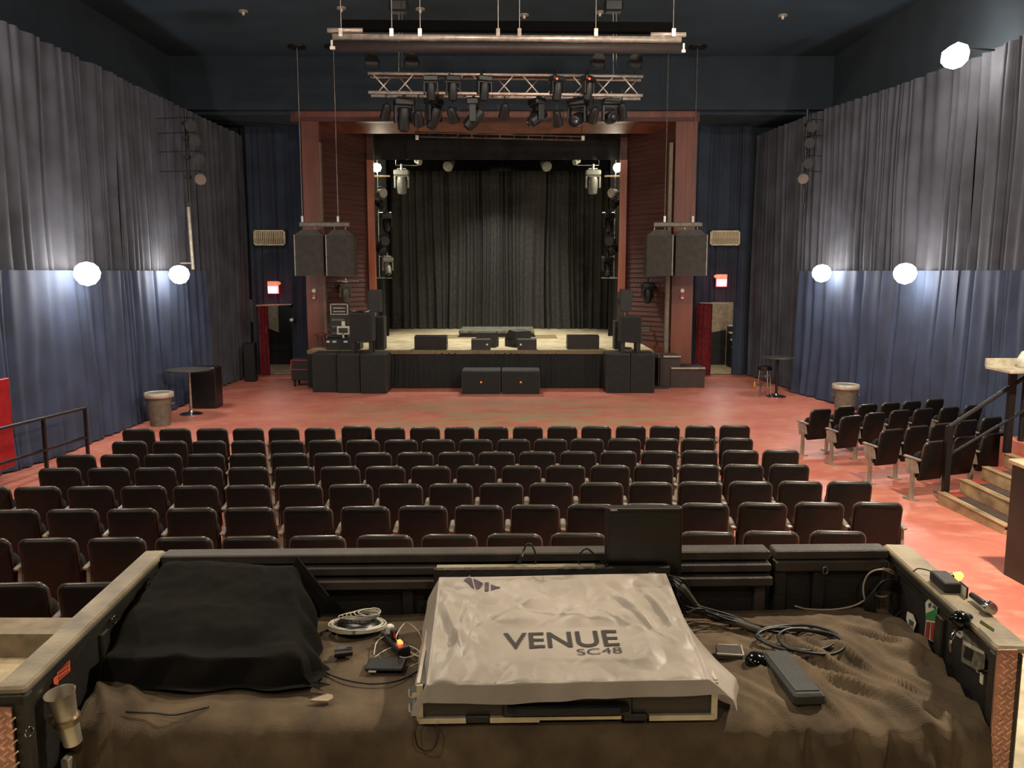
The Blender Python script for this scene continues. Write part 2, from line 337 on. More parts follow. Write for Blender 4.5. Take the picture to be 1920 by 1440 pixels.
g = G(); g.box((-.35, 35.0, 5), (13.0, .2, 10)); g.box((-6.8, 31.5, 5), (.1, 7.0, 10)); g.box((6.15, 31.5, 5), (.1, 7.0, 10)); g.box((-.35, 31.5, 9.7), (13.0, 7.1, .2))
tag(g.build('wall_stage_house', mat('stage_house_black', (16, 16, 16), .9)), kind='structure')

# ---- blue wall drapes
BLUE = mat('blue_grey_velour_drape', (58, 71, 97), .85, col2=(47, 57, 78), scale=1.3, bump=.15, bscale=120)
BLUEU = mat('upper_greyer_velour_drape', (70, 72, 81), .85, col2=(55, 56, 63), scale=1.3, bump=.15, bscale=120)  # upper tier tone, greyer than the lower drapes
def wtop(y): return 7.62 + (y - 13) * .005
LW = [(-8.6, -4.5), (-8.6, 6.2), (-8.6, 12.0), (-8.6, 18.6), (-8.6, 23.2), (-8.55, 27.2)]
RW = [(9.1, -4.5), (9.2, 8.0), (9.2, 17.0), (8.75, 20.4), (8.15, 23.4), (7.75, 27.2)]
def lab(side, tier, i): return ['blue drape on %s wall, %s tier, far back beside camera', 'blue drape on %s wall, %s tier, nearest panel at picture edge', 'blue drape on %s wall, %s tier, panel beside the nearer lamps', 'blue drape on %s wall, %s tier, panel around the farther wall lamp', 'blue drape on %s wall, %s tier, last panel before the stage corner'][i] % (side, tier)
for side, P_, sd in (('left', LW, 20), ('right', RW, 40)):
    for i in range(5):
        a, b = P_[i], P_[i + 1]
        if side == 'right': q0, q1 = a, b
        else: q0, q1 = b, a
        zt = (wtop(a[1]) + wtop(b[1])) / 2
        low = .04 if i == 4 else 3.1
        g = pleats(q0[0], q0[1], q1[0], q1[1], low, 1, .23, .27 if i != 2 else .33, sd + i, 9, .5, .8)
        # reshape: follow rising hanging line
        z0, z1 = low, 1
        vs = []
        for v in g.v:
            t = (v[2] - low) / (1 - low); top = wtop(v[1]) ; vs.append((v[0], v[1], low + t * (top - low)))
        g.v = vs
        tag(g.build('wall_drape', BLUEU, None, True), lab(side, 'upper', i), 'drape')
        if i < 4:
            o = .14 * (1 if side == 'left' else -1)
            g = pleats(q0[0] + o, q0[1], q1[0] + o, q1[1], 0, 1, .15, .36, sd + 10 + i, 9, .9, .8, off=.1)
            vs = []
            for v in g.v:
                zb = floorz(v[1]) + .03; vs.append((v[0], v[1], zb + v[2] * (3.43 - zb)))
            g.v = vs
            tag(g.build('wall_drape', BLUE, None, True), lab(side, 'lower', i), 'drape')
# front wall drapes with openings for exits and vents
BLUEF = mat('dark_slate_velour_drape', (50, 60, 76), .88, col2=(41, 48, 62), scale=1.3)
def fdrape(px0, px1, z0, z1, sd, lb, y=27.35):
    a, b = PY(px1, 500, y).x, PY(px0, 500, y).x
    g = pleats(a, y, b, y, z0, z1, .13, .25, sd, 7, .5, .7); return tag(g.build('wall_drape', BLUEF, None, True), lb, 'drape')
fdrape(470, 484, .04, 8.0, 61, 'narrow blue drape left of the left exit opening')
fdrape(484, 546, 2.36, 8.0, 62, 'blue drape hanging above the left exit with sign on it')
fdrape(546, 580, .04, 8.0, 63, 'dark blue drape between left exit and wooden arch', 27.2)
fdrape(1294, 1336, .04, 8.0, 64, 'dark blue drape between wooden arch and right exit', 27.2)
fdrape(1334, 1380, 2.42, 8.0, 65, 'blue drape hanging above the right exit with sign on it')
fdrape(1378, 1400, .04, 8.0, 66, 'narrow blue drape right of the right exit opening')
for px0, px1, lb, sd in ((481, 500, 'red door curtain gathered at left exit', 71), (1308, 1338, 'red door curtain pulled aside at right exit', 72)):
    a, b = PY(px1, 500, 27.15).x, PY(px0, 500, 27.15).x
    g = pleats(a, 27.12, b, 27.12, .03, 2.36, .1, .13, sd, 8); tag(g.build('door_curtain', RED, None, True), lb, 'curtain')
tag(G().cyl(PY(480, 573, 27.05), PY(546, 571, 27.05), .025).build('curtain_rod', GREY), 'pale curtain rod over left exit', 'curtain rod')
tag(G().cyl(PY(1312, 568, 27.05), PY(1362, 569, 27.05), .02).build('curtain_rod', GREY), 'curtain rod over right exit', 'curtain rod')
# ================================================================== seats
def seat_proto(right_arm=False, side=False):
    t = empty('theatre_seat')
    lean = RX(R(11))
    g = G(); g.pillow(.465, .60, .06, .075, .026, lean, (0, -.06, .575), .02, True); g.build('backrest', SEATP, t, True, auto=50)
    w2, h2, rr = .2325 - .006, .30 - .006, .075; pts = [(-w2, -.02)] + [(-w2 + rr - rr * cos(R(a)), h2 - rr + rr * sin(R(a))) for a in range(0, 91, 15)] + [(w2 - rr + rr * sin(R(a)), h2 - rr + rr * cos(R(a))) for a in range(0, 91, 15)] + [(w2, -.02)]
    g = G(); g.tube([lean @ Vector((x, .004 + .02 * (x / .2325) ** 2, z)) + Vector((0, -.06, .575)) for x, z in pts], .017, 6); tag(g.build('crest_highlight_rim', RIM, t, True), 'lighter glossy rim added as crest highlight')
    g = G(); g.pillow(.42, .5, .05, .06, .02, lean, (0, -.015, .58), .01); g.build('back_cushion', SEATF, t, True, auto=50)
    g = G(); g.pillow(.43, .40, .09, .08, .03, RX(R(8)), (0, .10, .50)); g.build('seat_cushion', SEATF, t, True, auto=50)
    def arm(x):
        g = G(); g.box((x, .07, .615), (.055, .30, .032), RX(R(3)), .010); o = g.build('armrest', ARM, t)
        g = G(); g.prism([(-.022, 0), (.022, 0), (.022, 0.60), (-.022, 0.60)], .02, .075, org=(x, 0, 0)); 
        g.box((x, .07, .50), (.03, .2, .22), RX(R(-12))); g.box((x, .05, .012), (.07, .24, .024)); o.parent = t
        g.build('leg', STAND, t)
    arm(-.272)
    if right_arm: arm(.272)
    return t
SA = seat_proto(); SB = seat_proto(True)
rows = [
 [256,325,395,463,530,598,667,730,796,861,925,990,1055,1119,1184,1248,1315,1380],
 [239,315,389,463,536,608,679,751,821,892,963,1033,1102,1172,1243,1311,1383],
 [138,220,302,383,462,541,621,699,778,855,931,1008,1085,1161,1238,1314,1391,1467],
 [107,199,287,376,463,550,636,721,807,893,978,1061,1145,1227,1313,1397,1483],
 [-30,65,165,265,363,462,561,656,750,845,940,1034,1129,1222,1315,1410,1504,1597],
 [18,131,244,355,465,575,683,792,898,1004,1110,1217,1324,1433,1540,1650],
 [-43,84,214,341,467,593,720,842,965,1085,1207,1329,1449,1575],
 [18,167,312]]
tops = [(807, 798), (830, 822), (855, 845), (880, 872), (915, 904), (958, 944), (1013, 998), (1096, 1094)]
TH = .868
used = [False]
for r, row in enumerate(rows):
    for i, px in enumerate(row):
        py = tops[r][0] + (tops[r][1] - tops[r][0]) * max(0, min(1, px / 1500.))
        if r == 0 and i == 6: py -= 3
        y = 10.
        for _ in range(6): p = PZ(px, py, floorz(y) + TH); y = p.y
        last = i == len(row) - 1
        rz = math.atan2(-(p.x + .35), 36.0) 
        lb = 'black theatre seat in the %s row from the stage, %s seat from the left' % (ORD[r], ORD[i])
        src = SB if last else SA
        o = copy_tree(src, (p.x, y + .11, floorz(y)), -rz if False else rz * -1 * -1, lb, 'theatre seats in the centre block'); tag(o, cat='seat')
# right hand block, turned towards the stage
rb = [[(1541, 768), (1586, 763), (1629, 759), (1672, 756), (1712, 753), (1755, 749)],
      [(1598, 781), (1643, 775), (1690, 770), (1734, 767), (1783, 764), (1828, 760)],
      [(1675, 806), (1723, 800), (1769, 795), (1816, 789), (1862, 783)],
      [(1759, 828), (1815, 820), (1867, 814)]]
for r, row in enumerate(rb):
    for i, (px, py) in enumerate(row):
        y = 12.
        for _ in range(6): p = PZ(px, py, floorz(y) + TH); y = p.y
        a = R(21); lb = 'angled black theatre seat by right wall, %s row from the stage, %s from the aisle' % (ORD[r], ORD[i])
        o = copy_tree(SB if i == len(row) - 1 else SA, (p.x - .11 * sin(a), y + .11 * cos(a), floorz(y)), a, lb, 'theatre seats in the right block'); tag(o, cat='seat')
for s_ in (SA, SB):
    for c_ in list(s_.children): bpy.data.objects.remove(c_)
    bpy.data.objects.remove(s_)
# ================================================================== wall lamps and signs
GLOW = mat('lamp_glass_lit', (255, 246, 232), .5, emit=60)
for i, p in enumerate(SCONCES):
    s = 1 if p[0] < 0 else -1; where = ['nearer lamp on the left wall drape', 'farther lamp on the left wall drape', 'farther lamp on the right wall drape', 'nearer lamp on the right wall drape'][i]
    t = thing('wall_lamp', 'glowing white ' + where, 'lamp', p, 0, 'wall lamps above the lower drapes')
    g = G(); g.lathe([(0, -.22), (.13, -.18), (.21, -.08), (.235, .02), (.2, .13), (.12, .2), (0, .23)], (0, 0, 0), 16); g.build('lamp_shade', GLOW, t, True)
    g = G(); g.box((-s * .14, 0, -.02), (.06, .14, .22)); g.tube([(-s * .12, 0, -.08), (-s * .05, 0, -.14), (0, 0, -.12)], .015); g.build('bracket', GREY, t)
for i, p in enumerate(HIGHLAMPS):
    s = 1 if p[0] < 0 else -1
    t = thing('flood_lamp', ['bright lamp at top of left drape, cut by picture edge', 'bright flood lamp at top edge of right drape', 'flood lamp at top of right drape beside the camera', 'flood lamp at top of left drape beside the camera'][i], 'lamp', p, 0, 'flood lamps along the drape top')
    g = G(); g.lathe([(0, -.24), (.14, -.2), (.24, -.08), (.26, .04), (.16, .18), (0, .2)], (s * .05, 0, 0), 18, RY(s * R(35))); g.build('lamp_shade', GLOW, t, True)
    g = G(); g.tube([(-s * .1, 0, .1), (-s * .3, 0, .12), (-s * .72, 0, .1)], .02); g.build('bracket', BLACK, t)
SIGNR = mat('exit_sign_red_lit', (255, 70, 80), .4, emit=5); SIGNW = mat('exit_sign_face_lit', (255, 190, 185), .4, emit=6)
def text(body, size, m, name, parent=None, bold=.0, ext=.002):
    c = bpy.data.curves.new(name, 'FONT'); c.body = body; c.size = size; c.align_x = 'CENTER'; c.align_y = 'CENTER'; c.offset = bold; c.extrude = ext
    o = bpy.data.objects.new('tmp', c); COL.objects.link(o); dg = bpy.context.evaluated_depsgraph_get()
    me = bpy.data.meshes.new_from_object(o.evaluated_get(dg)); bpy.data.objects.remove(o); me.materials.clear(); me.materials.append(m)
    q = bpy.data.objects.new(name, me); COL.objects.link(q); q.parent = parent; return q
for (px, py, lb, hs) in ((512, 543, 'lit red EXIT sign over the left exit', 1), (1353, 530, 'lit red EXIT sign over the right exit', -1)):
    c = PY(px, py, 27.0); t = thing('exit_sign', lb, 'sign', c)
    G().box((0, .02, 0), (.34, .08, .26), None, .01).build('housing', SIGNR, t); G().box((0, -.024, 0), (.29, .01, .2)).build('face', SIGNW, t)
    e = text('EXIT', .125, mat('sign_letters_red', (200, 10, 20), .5, emit=.6), 'lettering', t); e.location = (0, -.035, 0); e.rotation_euler = (pi / 2, 0, 0)
    g = G(); g.box((0, .03, .2), (.34, .1, .13)); g.cyl((hs * .2, -.05, .2), (hs * .2, .04, .2), .05); g.build('emergency_light', mat('emergency_light_tan', (240, 160, 120), .5, emit=.5), t)
    light('exit_sign_light', 'POINT', c + Vector((0, -.12, -.1)), 3.5, (1, .25, .25), .06)
VENT = mat('vent_cream_slats', (222, 205, 168), .5)
for (x0, x1, y0, y1, lb) in ((475, 533, 431, 460, 'cream louvred air vent on front wall, left of stage'), (1332, 1389, 432, 460, 'cream louvred air vent on front wall, right of stage')):
    a, b = PY(x0, y1, 27.0), PY(x1, y0, 27.0); W, H = b.x - a.x, b.z - a.z
    t = thing('air_vent', lb, 'vent', (a.x + W / 2, 27.1, a.z)); fr_ = G()
    for z in (.02, H - .02): fr_.box((0, 0, z), (W, .1, .04))
    for x in (-W / 2 + .02, W / 2 - .02): fr_.box((x, 0, H / 2), (.04, .1, H))
    fr_.build('frame', VENT, t); G().box((0, .06, H / 2), (W - .02, .02, H - .02)).build('backing', mat('vent_dark_inside', (70, 60, 46), .8), t)
    s0 = None
    for k in range(16):
        x = -W / 2 + .06 + (W - .12) * k / 15
        if s0 is None: s0 = G().box((0, 0, H / 2), (.03, .07, H - .06), RZ(R(25))).build('slat', VENT, t); s0.location = (x, 0, 0)
        else: q = s0.copy(); COL.objects.link(q); q.location = (x, 0, 0)
# ================================================================== overhead rig
YT = 19.5
tr = thing('lighting_truss', 'silver box truss of crossed bracing hanging before the stage', 'truss')
A0, A1 = PY(690, 137, YT), PY(1206, 143, YT); B0, B1 = PY(691, 173, YT), PY(1205, 179, YT)
for (a, b, yo) in ((A0, A1, 0), (B0, B1, 0), (A0, A1, .36), (B0, B1, .36)):
    a, b = a + Vector((0, yo, 0)), b + Vector((0, yo, 0)); G().cyl(a, b, .033, n=10).build('chord', ALU, tr, True)
nb = 11
for k in range(nb):
    for yo, fl in ((0, 0), (.36, 1)):
        t0, t1 = (k + .16) / nb, (k + .84) / nb; up = (k + fl) % 2
        p = (A0 if not up else B0).lerp(A1 if not up else B1, t0); q = (B0 if not up else A0).lerp(B1 if not up else A1, t1)
        G().cyl(p + Vector((0, yo, 0)), q + Vector((0, yo, 0)), .016, n=6).build('brace', ALU, tr, True)
for i, (px) in enumerate((748, 1150)):
    top = PY(px, 22, YT + .2); top.z = 9.45; px_t = PY(px, 150, YT + .2)
    t = thing('chain_hoist', 'black chain hoist above the %s end of the truss' % ('left', 'right')[i], 'hoist', (top.x, YT + .2, 9.2))
    G().box((0, 0, .12), (.42, .3, .26), None, .04).build('motor', BLACK, t); G().cyl((0, 0, .25), (0, 0, .42), .04).build('hook', STEEL, t)
    g = G(); g.cyl((px_t.x - top.x, 0, px_t.z - 9.2 + .1), (0, 0, 0), .016, n=6); g.cyl((px_t.x - top.x + .07, .03, px_t.z - 9.2 + .3), (.07, 0, 0), .01, n=6); tag(g.build('chain', STEEL, t), kind='stuff')
YB = 18.6
bar = thing('projection_screen', 'rolled up projection screen with pale aluminium batten under ceiling', 'screen')
a, b = PY(624, 69, YB), PY(1277, 75, YB); G().cyl(a, b, .07, n=12).build('batten', ALU, bar, True)
a, b = PY(640, 49, YB), PY(1262, 54, YB); G().box((a + b) / 2 + Vector((0, .15, .05)), ((b - a).length, .2, .2), RY(-math.atan2((b - a).z, (b - a).x))).build('fascia', mat('fascia_black', (12, 11, 11), 1, spec=.05), bar)
a, b = PY(630, 88, YB), PY(1277, 92, YB); G().cyl(a, b, .1, n=12).build('roller', mat('screen_roller_brown', (50, 38, 34), .6), bar, True)
for (x0, x1, y) in ((614, 680, 57), (1220, 1286, 65)): G().cyl(PY(x0, y, YB), PY(x1, y, YB), .05, n=10).build('end_tube', ALU, bar, True)
for x in (640, 735, 788, 934, 974, 1117, 1262):
    p = PY(x, 68, YB); g = G(); g.box(p + Vector((0, -.03, .06)), (.08, .1, .16)); g.cyl(p, (p.x, YB, 9.6), .008, n=5); g.build('hanger', ALU, bar)
for x, y in ((626, 90), (1278, 96)): g = G(); p = PY(x, y, YB); g.box(p, (.16, .06, .06)); g.box(p + Vector((.04 if x > 900 else -.04, 0, .08)), (.04, .04, .16)); g.build('end_hook', WHITE, bar)
for i, (px, py) in enumerate(((640, 14), (788, 16), (1125, 22), (1468, 28), (983, 27), (456, 20))):
    p = PZ(px, py, 9.6); t = thing('ceiling_fitting', 'small pale fitting on dark ceiling, %s' % ('left end of the row', 'left of the left hoist', 'left of the right hoist', 'far right one', 'above middle of the truss', 'far left one')[i], 'ceiling fitting', p); G().cyl((0, 0, -.03), (0, 0, 0), .11, n=14).build('plate', GREY, t); G().cyl((0, 0, -.1), (0, 0, -.03), .03, n=8).build('nozzle', WHITE, t)
# thin dark ladder truss
lt = thing('ladder_truss', 'thin dark ladder batten hanging across the wooden arch head', 'truss'); YL = 20.6
a0, a1, b0, b1 = PY(778, 248, YL), PY(1097, 256, YL), PY(780, 256, YL), PY(1096, 263, YL)
DK = mat('dark_grey_tube', (84, 66, 58), .5, .4)
G().cyl(a0, a1, .02, n=6).build('rail', DK, lt); G().cyl(b0, b1, .02, n=6).build('rail', DK, lt)
for k in range(13): t_ = k / 12; G().cyl(a0.lerp(a1, t_), b0.lerp(b1, t_), .012, n=5).build('rung', DK, lt)
for x in (784, 1090): p = PY(x, 250, YL); G().cyl(p, (p.x, YT + .36, B0.z), .014, n=6).build('hanger', DK, lt)
for x, y in ((782, 258), (1093, 259)): G().box(PY(x, y, YL - .05), (.07, .05, .1)).build('end_clamp', WHITE, lt)

# ================================================================== lanterns
def par(name, label, pos, aim, r=.12, L=.3, body=BLACK, lens=LENS, group=None, stalk=None):
    q = Vector(aim).to_track_quat('Z', 'Y').to_matrix()
    t = thing(name, label, 'stage light', pos, 0, group)
    g = G(); g.lathe([(r * .35, -L), (r * .7, -L * .85), (r * .85, -L * .3), (r, 0), (r * 1.04, .03), (r * .93, .03)], (0, 0, 0), 16, q); g.build('can', body, t, True, auto=40)
    g = G(); g.lathe([(0, .012), (r * .6, .008), (r * .92, 0)], (0, 0, 0), 16, q); g.build('lens', lens, t, True)
    sx = q @ Vector((1, 0, 0)); up = Vector((0, 0, 1 if stalk is None or stalk > 0 else -1)); c = q @ Vector((0, 0, -L * .35))
    h = abs(stalk) if stalk else .3
    sx = (sx - up * sx.dot(up)).normalized() if sx.length else Vector((1, 0, 0))
    g = G(); g.tube([c + sx * r * 1.05, c + sx * r * 1.1 + up * r * 1.2, c + up * r * 1.35, c - sx * r * 1.1 + up * r * 1.2, c - sx * r * 1.05], .012, 6); g.cyl(c + up * r * 1.3, c + up * h, .014, n=6)
    g.build('yoke', BLACK, t); return t
def mover(label, pos, rz=0, s=1, body=BLACK, down=True, group=None, tilt=12):
    """moving head hanging from a clamp: base, yoke, head"""
    t = thing('moving_head_light', label, 'stage light', pos, rz, group); k = -1 if down else 1
    G().box((0, 0, k * .07 * s), (.34 * s, .22 * s, .12 * s), None, .02 * s).build('base', body, t)
    g = G(); 
    for sx in (-1, 1): g.box((sx * .15 * s, 0, k * .27 * s), (.04 * s, .12 * s, .28 * s), None, .01)
    g.box((0, 0, k * .14 * s), (.32 * s, .12 * s, .03 * s)); tag(g.build('yoke', body, t), kind=None)
    g = G(); g.lathe([(.06 * s, -.2 * s), (.1 * s, -.17 * s), (.115 * s, -.02 * s), (.11 * s, .12 * s), (.09 * s, .19 * s), (.06 * s, .2 * s)], (0, 0, k * .35 * s), 14, RX(R(tilt)) ); g.build('head', body, t, True, auto=40)
    g = G(); g.lathe([(0, -.205 * s), (.075 * s, -.2 * s)], (0, 0, k * .35 * s), 14, RX(R(tilt))); g.build('lens', LENS, t, True)
    g = G(); g.cyl((0, 0, 0), (0, 0, -k * .12 * s), .03 * s); g.box((0, 0, -k * .03), (.2 * s, .04, .03)); g.build('clamp', STEEL if body is not BLACK else BLACK, t); return t
for i, px in enumerate((697, 772, 1122, 1192)):
    p = PY(px, 113, YT + .1)
    par('par_can', 'black lantern standing on top of the silver truss, %s from left' % ORD[i], p, (.1, -1, -.25), .15, .26, group='lanterns on top of the truss', stalk=-.38)
for i, px in enumerate((808, 849, 908, 1045, 1103)):
    p = PY(px, 142, YT + .0)
    mv = mover('dark moving head inside the silver truss, %s from left' % ORD[i], p, .2 * i, 1.0, group='moving heads in the truss')
    if i in (3, 4): G().box((-.1, -.12, -.1), (.035, .02, .035)).build('indicator_light', mat('red_indicator', (255, 60, 30), .5, emit=8), mv)
for i, px in enumerate((722, 757, 785, 813, 851, 888, 945, 1007, 1046, 1083, 1110, 1146, 1166)):
    p = PY(px, 180, YT + .36); p.z = B0.z - .06
    if i % 2: mover('dark lantern below the silver truss, %s from left' % ORD[i], p, .3 * i, (1.25, 1.35)[i % 4 == 1], group='lanterns below the truss', tilt=8 + 7 * i)
    else: par('par_can', 'dark lantern below the silver truss, %s from left' % ORD[i], p + Vector((0, 0, -.4 - .08 * (i % 3))), ((i % 5 - 2) * .15, .9, -.9), .13, .34, group='lanterns below the truss', stalk=.5 + .08 * (i % 3))
# wall booms of four lanterns each
REDG = mat('red_gel', (110, 24, 18), .3); AMB = mat('amber_gel', (110, 90, 60), .2, .2)
for side, pts in (('left', ((358, 236), (366, 264), (374, 299), (376, 336))), ('right', ((1522, 238), (1518, 268), (1515, 306), (1506, 335)))):
    Yb = 20.9 if side == 'left' else 22.9
    px0 = 352 if side == 'left' else 1510
    t = thing('lantern_boom', 'black vertical bar carrying four lanterns on the %s wall' % side, 'bar')
    a, b = PY(px0, 205, Yb), PY(px0, 380, Yb); a.x = b.x = PY(px0, 300, Yb).x; G().cyl(a, b, .04, n=8).build('pipe', BLACK, t)
    for k in range(4): p = PY(px0, pts[k][1], Yb); G().box((b.x, Yb - .04, p.z + .05), (.14, .12, .08)).build('clamp', BLACK, t)
    for k in range(4): q = PY(pts[k][0], pts[k][1], Yb - .2); sw = -8.7 if side == 'left' else 8.45; G().cyl((sw, Yb, q.z + .2), (q.x, q.y, q.z + .2), .009, n=6).build('arm', BLACK, t)
    for k, (px, py) in enumerate(pts):
        par('par_can', 'lantern on the %s wall boom, %s from top%s' % (side, ORD[k], (', red glass' if k == 2 else '')), PY(px, py, Yb - .25), (.25 if side == 'left' else -.25, -1, -.3), .13, .26, BLACK if k != 3 else mat('bronze_can', (96, 82, 66), .5), (LENS, LENS, REDG, AMB)[k], 'lanterns on the %s wall boom' % side, .2)
cp = PX(353, 388, -8.3); cq = PX(362, 505, -8.3); tag(G().cyl(cp, cq, .04, n=8).box(cp.lerp(cq, .9) + Vector((-.2, 0, 0)), (.4, .03, .03)).build('conduit_pipe', GREY), 'pale pipe standing above the farther left wall lamp', 'pipe')
# booms in the proscenium opening
WB = mat('white_lamp_body', (170, 168, 156), .5)
for side, sx in (('left', -1), ('right', 1)):
    Yb = 27.95
    X0 = PY(709 if sx < 0 else 1153, 400, Yb).x; mir = lambda px: px if sx < 0 else 1865 - px
    t = thing('side_boom', 'vertical lighting boom just inside the %s of the opening' % side, 'boom'); a, b = PY(900, 332, Yb).z, PY(900, 520, Yb).z
    G().cyl((X0, Yb, b), (X0, Yb, 7.98), .025, n=8).build('pipe', STEEL, t)
    for py in (399, 481, 521): p = PY(900, py, Yb); G().cyl((X0 - sx * .0, Yb, p.z), (X0 - sx * .42, Yb, p.z), .02, n=6).build('arm', STEEL, t)
    p = PY(mir(707), 315, Yb); 
    f = thing('work_light', 'very bright work light at the upper %s of the opening' % side, 'work light', (p.x, Yb - .1, p.z))
    G().lathe([(0, -.15), (.12, -.1), (.16, 0), (.12, .1), (0, .15)], (0, 0, 0), 14).build('bulb', mat('work_bulb_lit', (255, 245, 215), .5, emit=40), f, True)
    G().box((-sx * .18, 0, -.27), (.5, .1, .05)).build('bracket', mat('bright_cream_bar', (255, 245, 200), .5), f)
    for k, (px, py, aim) in enumerate(((718, 362, (.6, -.6, -.1)), (716, 384, (.8, -.3, -.5)), (722, 452, (.5, -.9, 0)), (716, 470, (.7, -.4, -.6)))):
        p = PY(mir(px), py, Yb - .2); par('par_can', 'lantern on the %s side boom, %s from top' % (side, ORD[k]), p, (-sx * abs(aim[0]), aim[1], aim[2]), .15, .3, BLACK if k else WB, LENS, 'lanterns on the %s side boom' % side, .22)
    for k, (px, py) in enumerate(((724, 400), (726, 482))): mover('black moving head on the %s side boom, %s one' % (side, ('upper', 'lower')[k]), PY(mir(px), py, Yb - .05), .4, 1.1, BLACK if (k == 0 or sx > 0) else mat('grey_lamp_body', (120, 120, 108), .4), group='moving heads on the %s side boom' % side, tilt=-30)
    G().box(PY(mir(712), 521, Yb - .1), (.34, .05, .05)).build('clamp_bar', mat('green_tape', (90, 150, 110), .6) if sx < 0 else GREY, t)
    p = PY(mir(753), 318, 28.6); mover('white moving head hanging at upper %s of the opening' % side, p, 0, 1.5, mat('white_light_body', (112, 112, 104), .5), tilt=10)
    g = G(); q0, q1 = PY(mir(742), 300, 28.6), PY(mir(783), 300, 28.6); zz = p.z + .14; g.tube([(q0.x, 28.6, q0.z), (q0.x, 28.6, zz), (q1.x, 28.6, zz), (q1.x, 28.6, q1.z)], .02, 6)
    tag(g.build('hanging_bar', STEEL), 'steel trapeze bar over the white moving head, %s' % side, 'bar')
    par('par_can', 'small white lantern beside the %s trapeze bar' % side, PY(mir(787), 304, 28.6), (-sx * .8, -.5, -.3), .1, .22, WB, LENS, None, .2)
    par('par_can', 'dim grey lantern high over the %s half of stage' % side, PY(mir(840), 312, 29.2), (-sx * -.3, -.9, -.4), .17, .4, mat('grey_lamp_body', (120, 120, 108), .4), LENS, None, .3)
# ================================================================== flown speakers
for sx, cabs, wires in ((-1, ((553, 606), (612, 663)), (566, 633)), (1, ((1213, 1261), (1267, 1325)), (1247, 1300))):
    side = 'left' if sx < 0 else 'right'; Y = 24.0
    zt = PY(900, 440, Y).z; zb = PY(900, 517, Y).z; H = zt - zb
    for k, (x0, x1) in enumerate(cabs):
        a, b = PY(x0, 478, Y).x, PY(x1, 478, Y).x; W = b - a
        t = thing('hanging_speaker', 'flown black loudspeaker at %s of stage, %s of the pair' % (side, ('left', 'right')[k]), 'speaker', ((a + b) / 2, Y + .3, zb), 0, 'flown loudspeakers')
        g = G(); g.prism([(-W / 2, 0), (W / 2, 0), (W / 2, H), (-W / 2, H)], -.3, .25); g.prism([(-W / 2 + .02, H), (W / 2 - .02, H), (W / 2 - .2, H + .14), (-W / 2 + .2, H + .14)], -.28, -.2); g.build('cabinet', mat('flown_cabinet_grey_black', (62, 58, 52), .7, col2=(52, 49, 44)), t)
        G().box((0, -.31, H / 2), (W - .05, .02, H - .05)).build('grille', mat('flown_grille', (58, 55, 49), .9), t)
        G().box((-sx * -1 * (W / 2), -.31, H / 2), (.03, .03, H)).build('edge_trim', mat('worn_edge', (140, 134, 122), .5), t)
        for q in (-.22, .22): G().tube([(q * W, -.2, H + .1), (q * W * .9, -.2, H + .2), (q * W, -.2, H + .28)], .015, 6).build('shackle', STEEL, t)
    a, b = PY(560 if sx < 0 else 1226, 422, Y), PY(655 if sx < 0 else 1318, 422, Y)
    t = thing('rigging_bar', 'grey flying bar and wires above the %s loudspeakers' % side, 'bar')
    G().box((a + b) / 2 + Vector((0, .08, .02)), (b.x - a.x, .12, .13), None, .02).build('bar', mat('bumper_grey', (112, 106, 94), .5, .3), t)
    for x in wires:
        p = PY(x, 415, Y); g = G(); g.cyl((p.x, Y + .08, p.z), (p.x, Y + .08, 9.6), .011, n=5); g.build('wire', mat('wire_grey', (150, 140, 128), .4, .5), t)
        G().box((p.x, Y + .08, p.z + .06), (.06, .06, .18)).build('turnbuckle', STEEL, t); 
        G().cyl((p.x, Y + .08, 9.55), (p.x, Y + .08, 9.6), .25).build('ceiling_plate', BLACK, t)
# ================================================================== stage equipment
def boxpx(x0, y0, x1, y1, Y, dep, name, m, parent, ch=.01):
    a, b = PY(x0, y1, Y), PY(x1, y0, Y); o = parent.location if parent is not None else Vector()
    return G().box(Vector(((a.x + b.x) / 2, Y + dep / 2, (a.z + b.z) / 2)) - o, (b.x - a.x, dep, b.z - a.z), None, ch).build(name, m, parent)
def speaker(label, x0, x1, Y, z0, h, dep, name='subwoofer', cat='speaker', group=None, rz=0, logo=None, m=BOXW):
    a, b = PY(x0, 700, Y).x, PY(x1, 700, Y).x; W = b - a
    t = thing(name, label, cat, ((a + b) / 2, Y + dep / 2, z0), rz, group)
    G().box((0, 0, h / 2), (W - .01, dep, h), None, .015).build('cabinet', m, t); G().box((0, -dep / 2 - .006, h / 2), (W - .07, .02, h - .07), None, .006).build('grille', GRILLE if m is BOXW else m, t)
    if logo: G().box((0, -dep / 2 - .02, h * .52), (.05, .01, .05)).build('badge', logo, t)
    return t
ORG = mat('orange_badge', (240, 120, 85), .4, emit=.4); WBD = mat('white_badge', (220, 220, 225), .4)
OR2 = mat('subwoofer_dark', (50, 46, 41), .7)
speaker('dark subwoofer at floor before stage, outermost left', 585, 632, 23.45, 0, 1.12, .8, group='subwoofers beside the stage')
speaker('dark subwoofer at floor before stage, middle of left three', 632, 675, 23.3, 0, 1.12, .9, group='subwoofers beside the stage')
speaker('dark subwoofer at floor before stage, innermost left', 675.5, 725, 23.2, 0, 1.12, .9, group='subwoofers beside the stage')
speaker('dark subwoofer at right of stage front, inner one', 1137, 1182, 23.3, 0, 1.12, .9, group='subwoofers beside the stage')
speaker('dark subwoofer at right of stage front, outer one', 1182.5, 1228, 23.3, 0, 1.12, .9, group='subwoofers beside the stage')
speaker('low subwoofer with orange badge at stage front, left of pair', 865, 939, 23.1, 0, .66, .95, group='subwoofers at centre of stage front', logo=ORG)
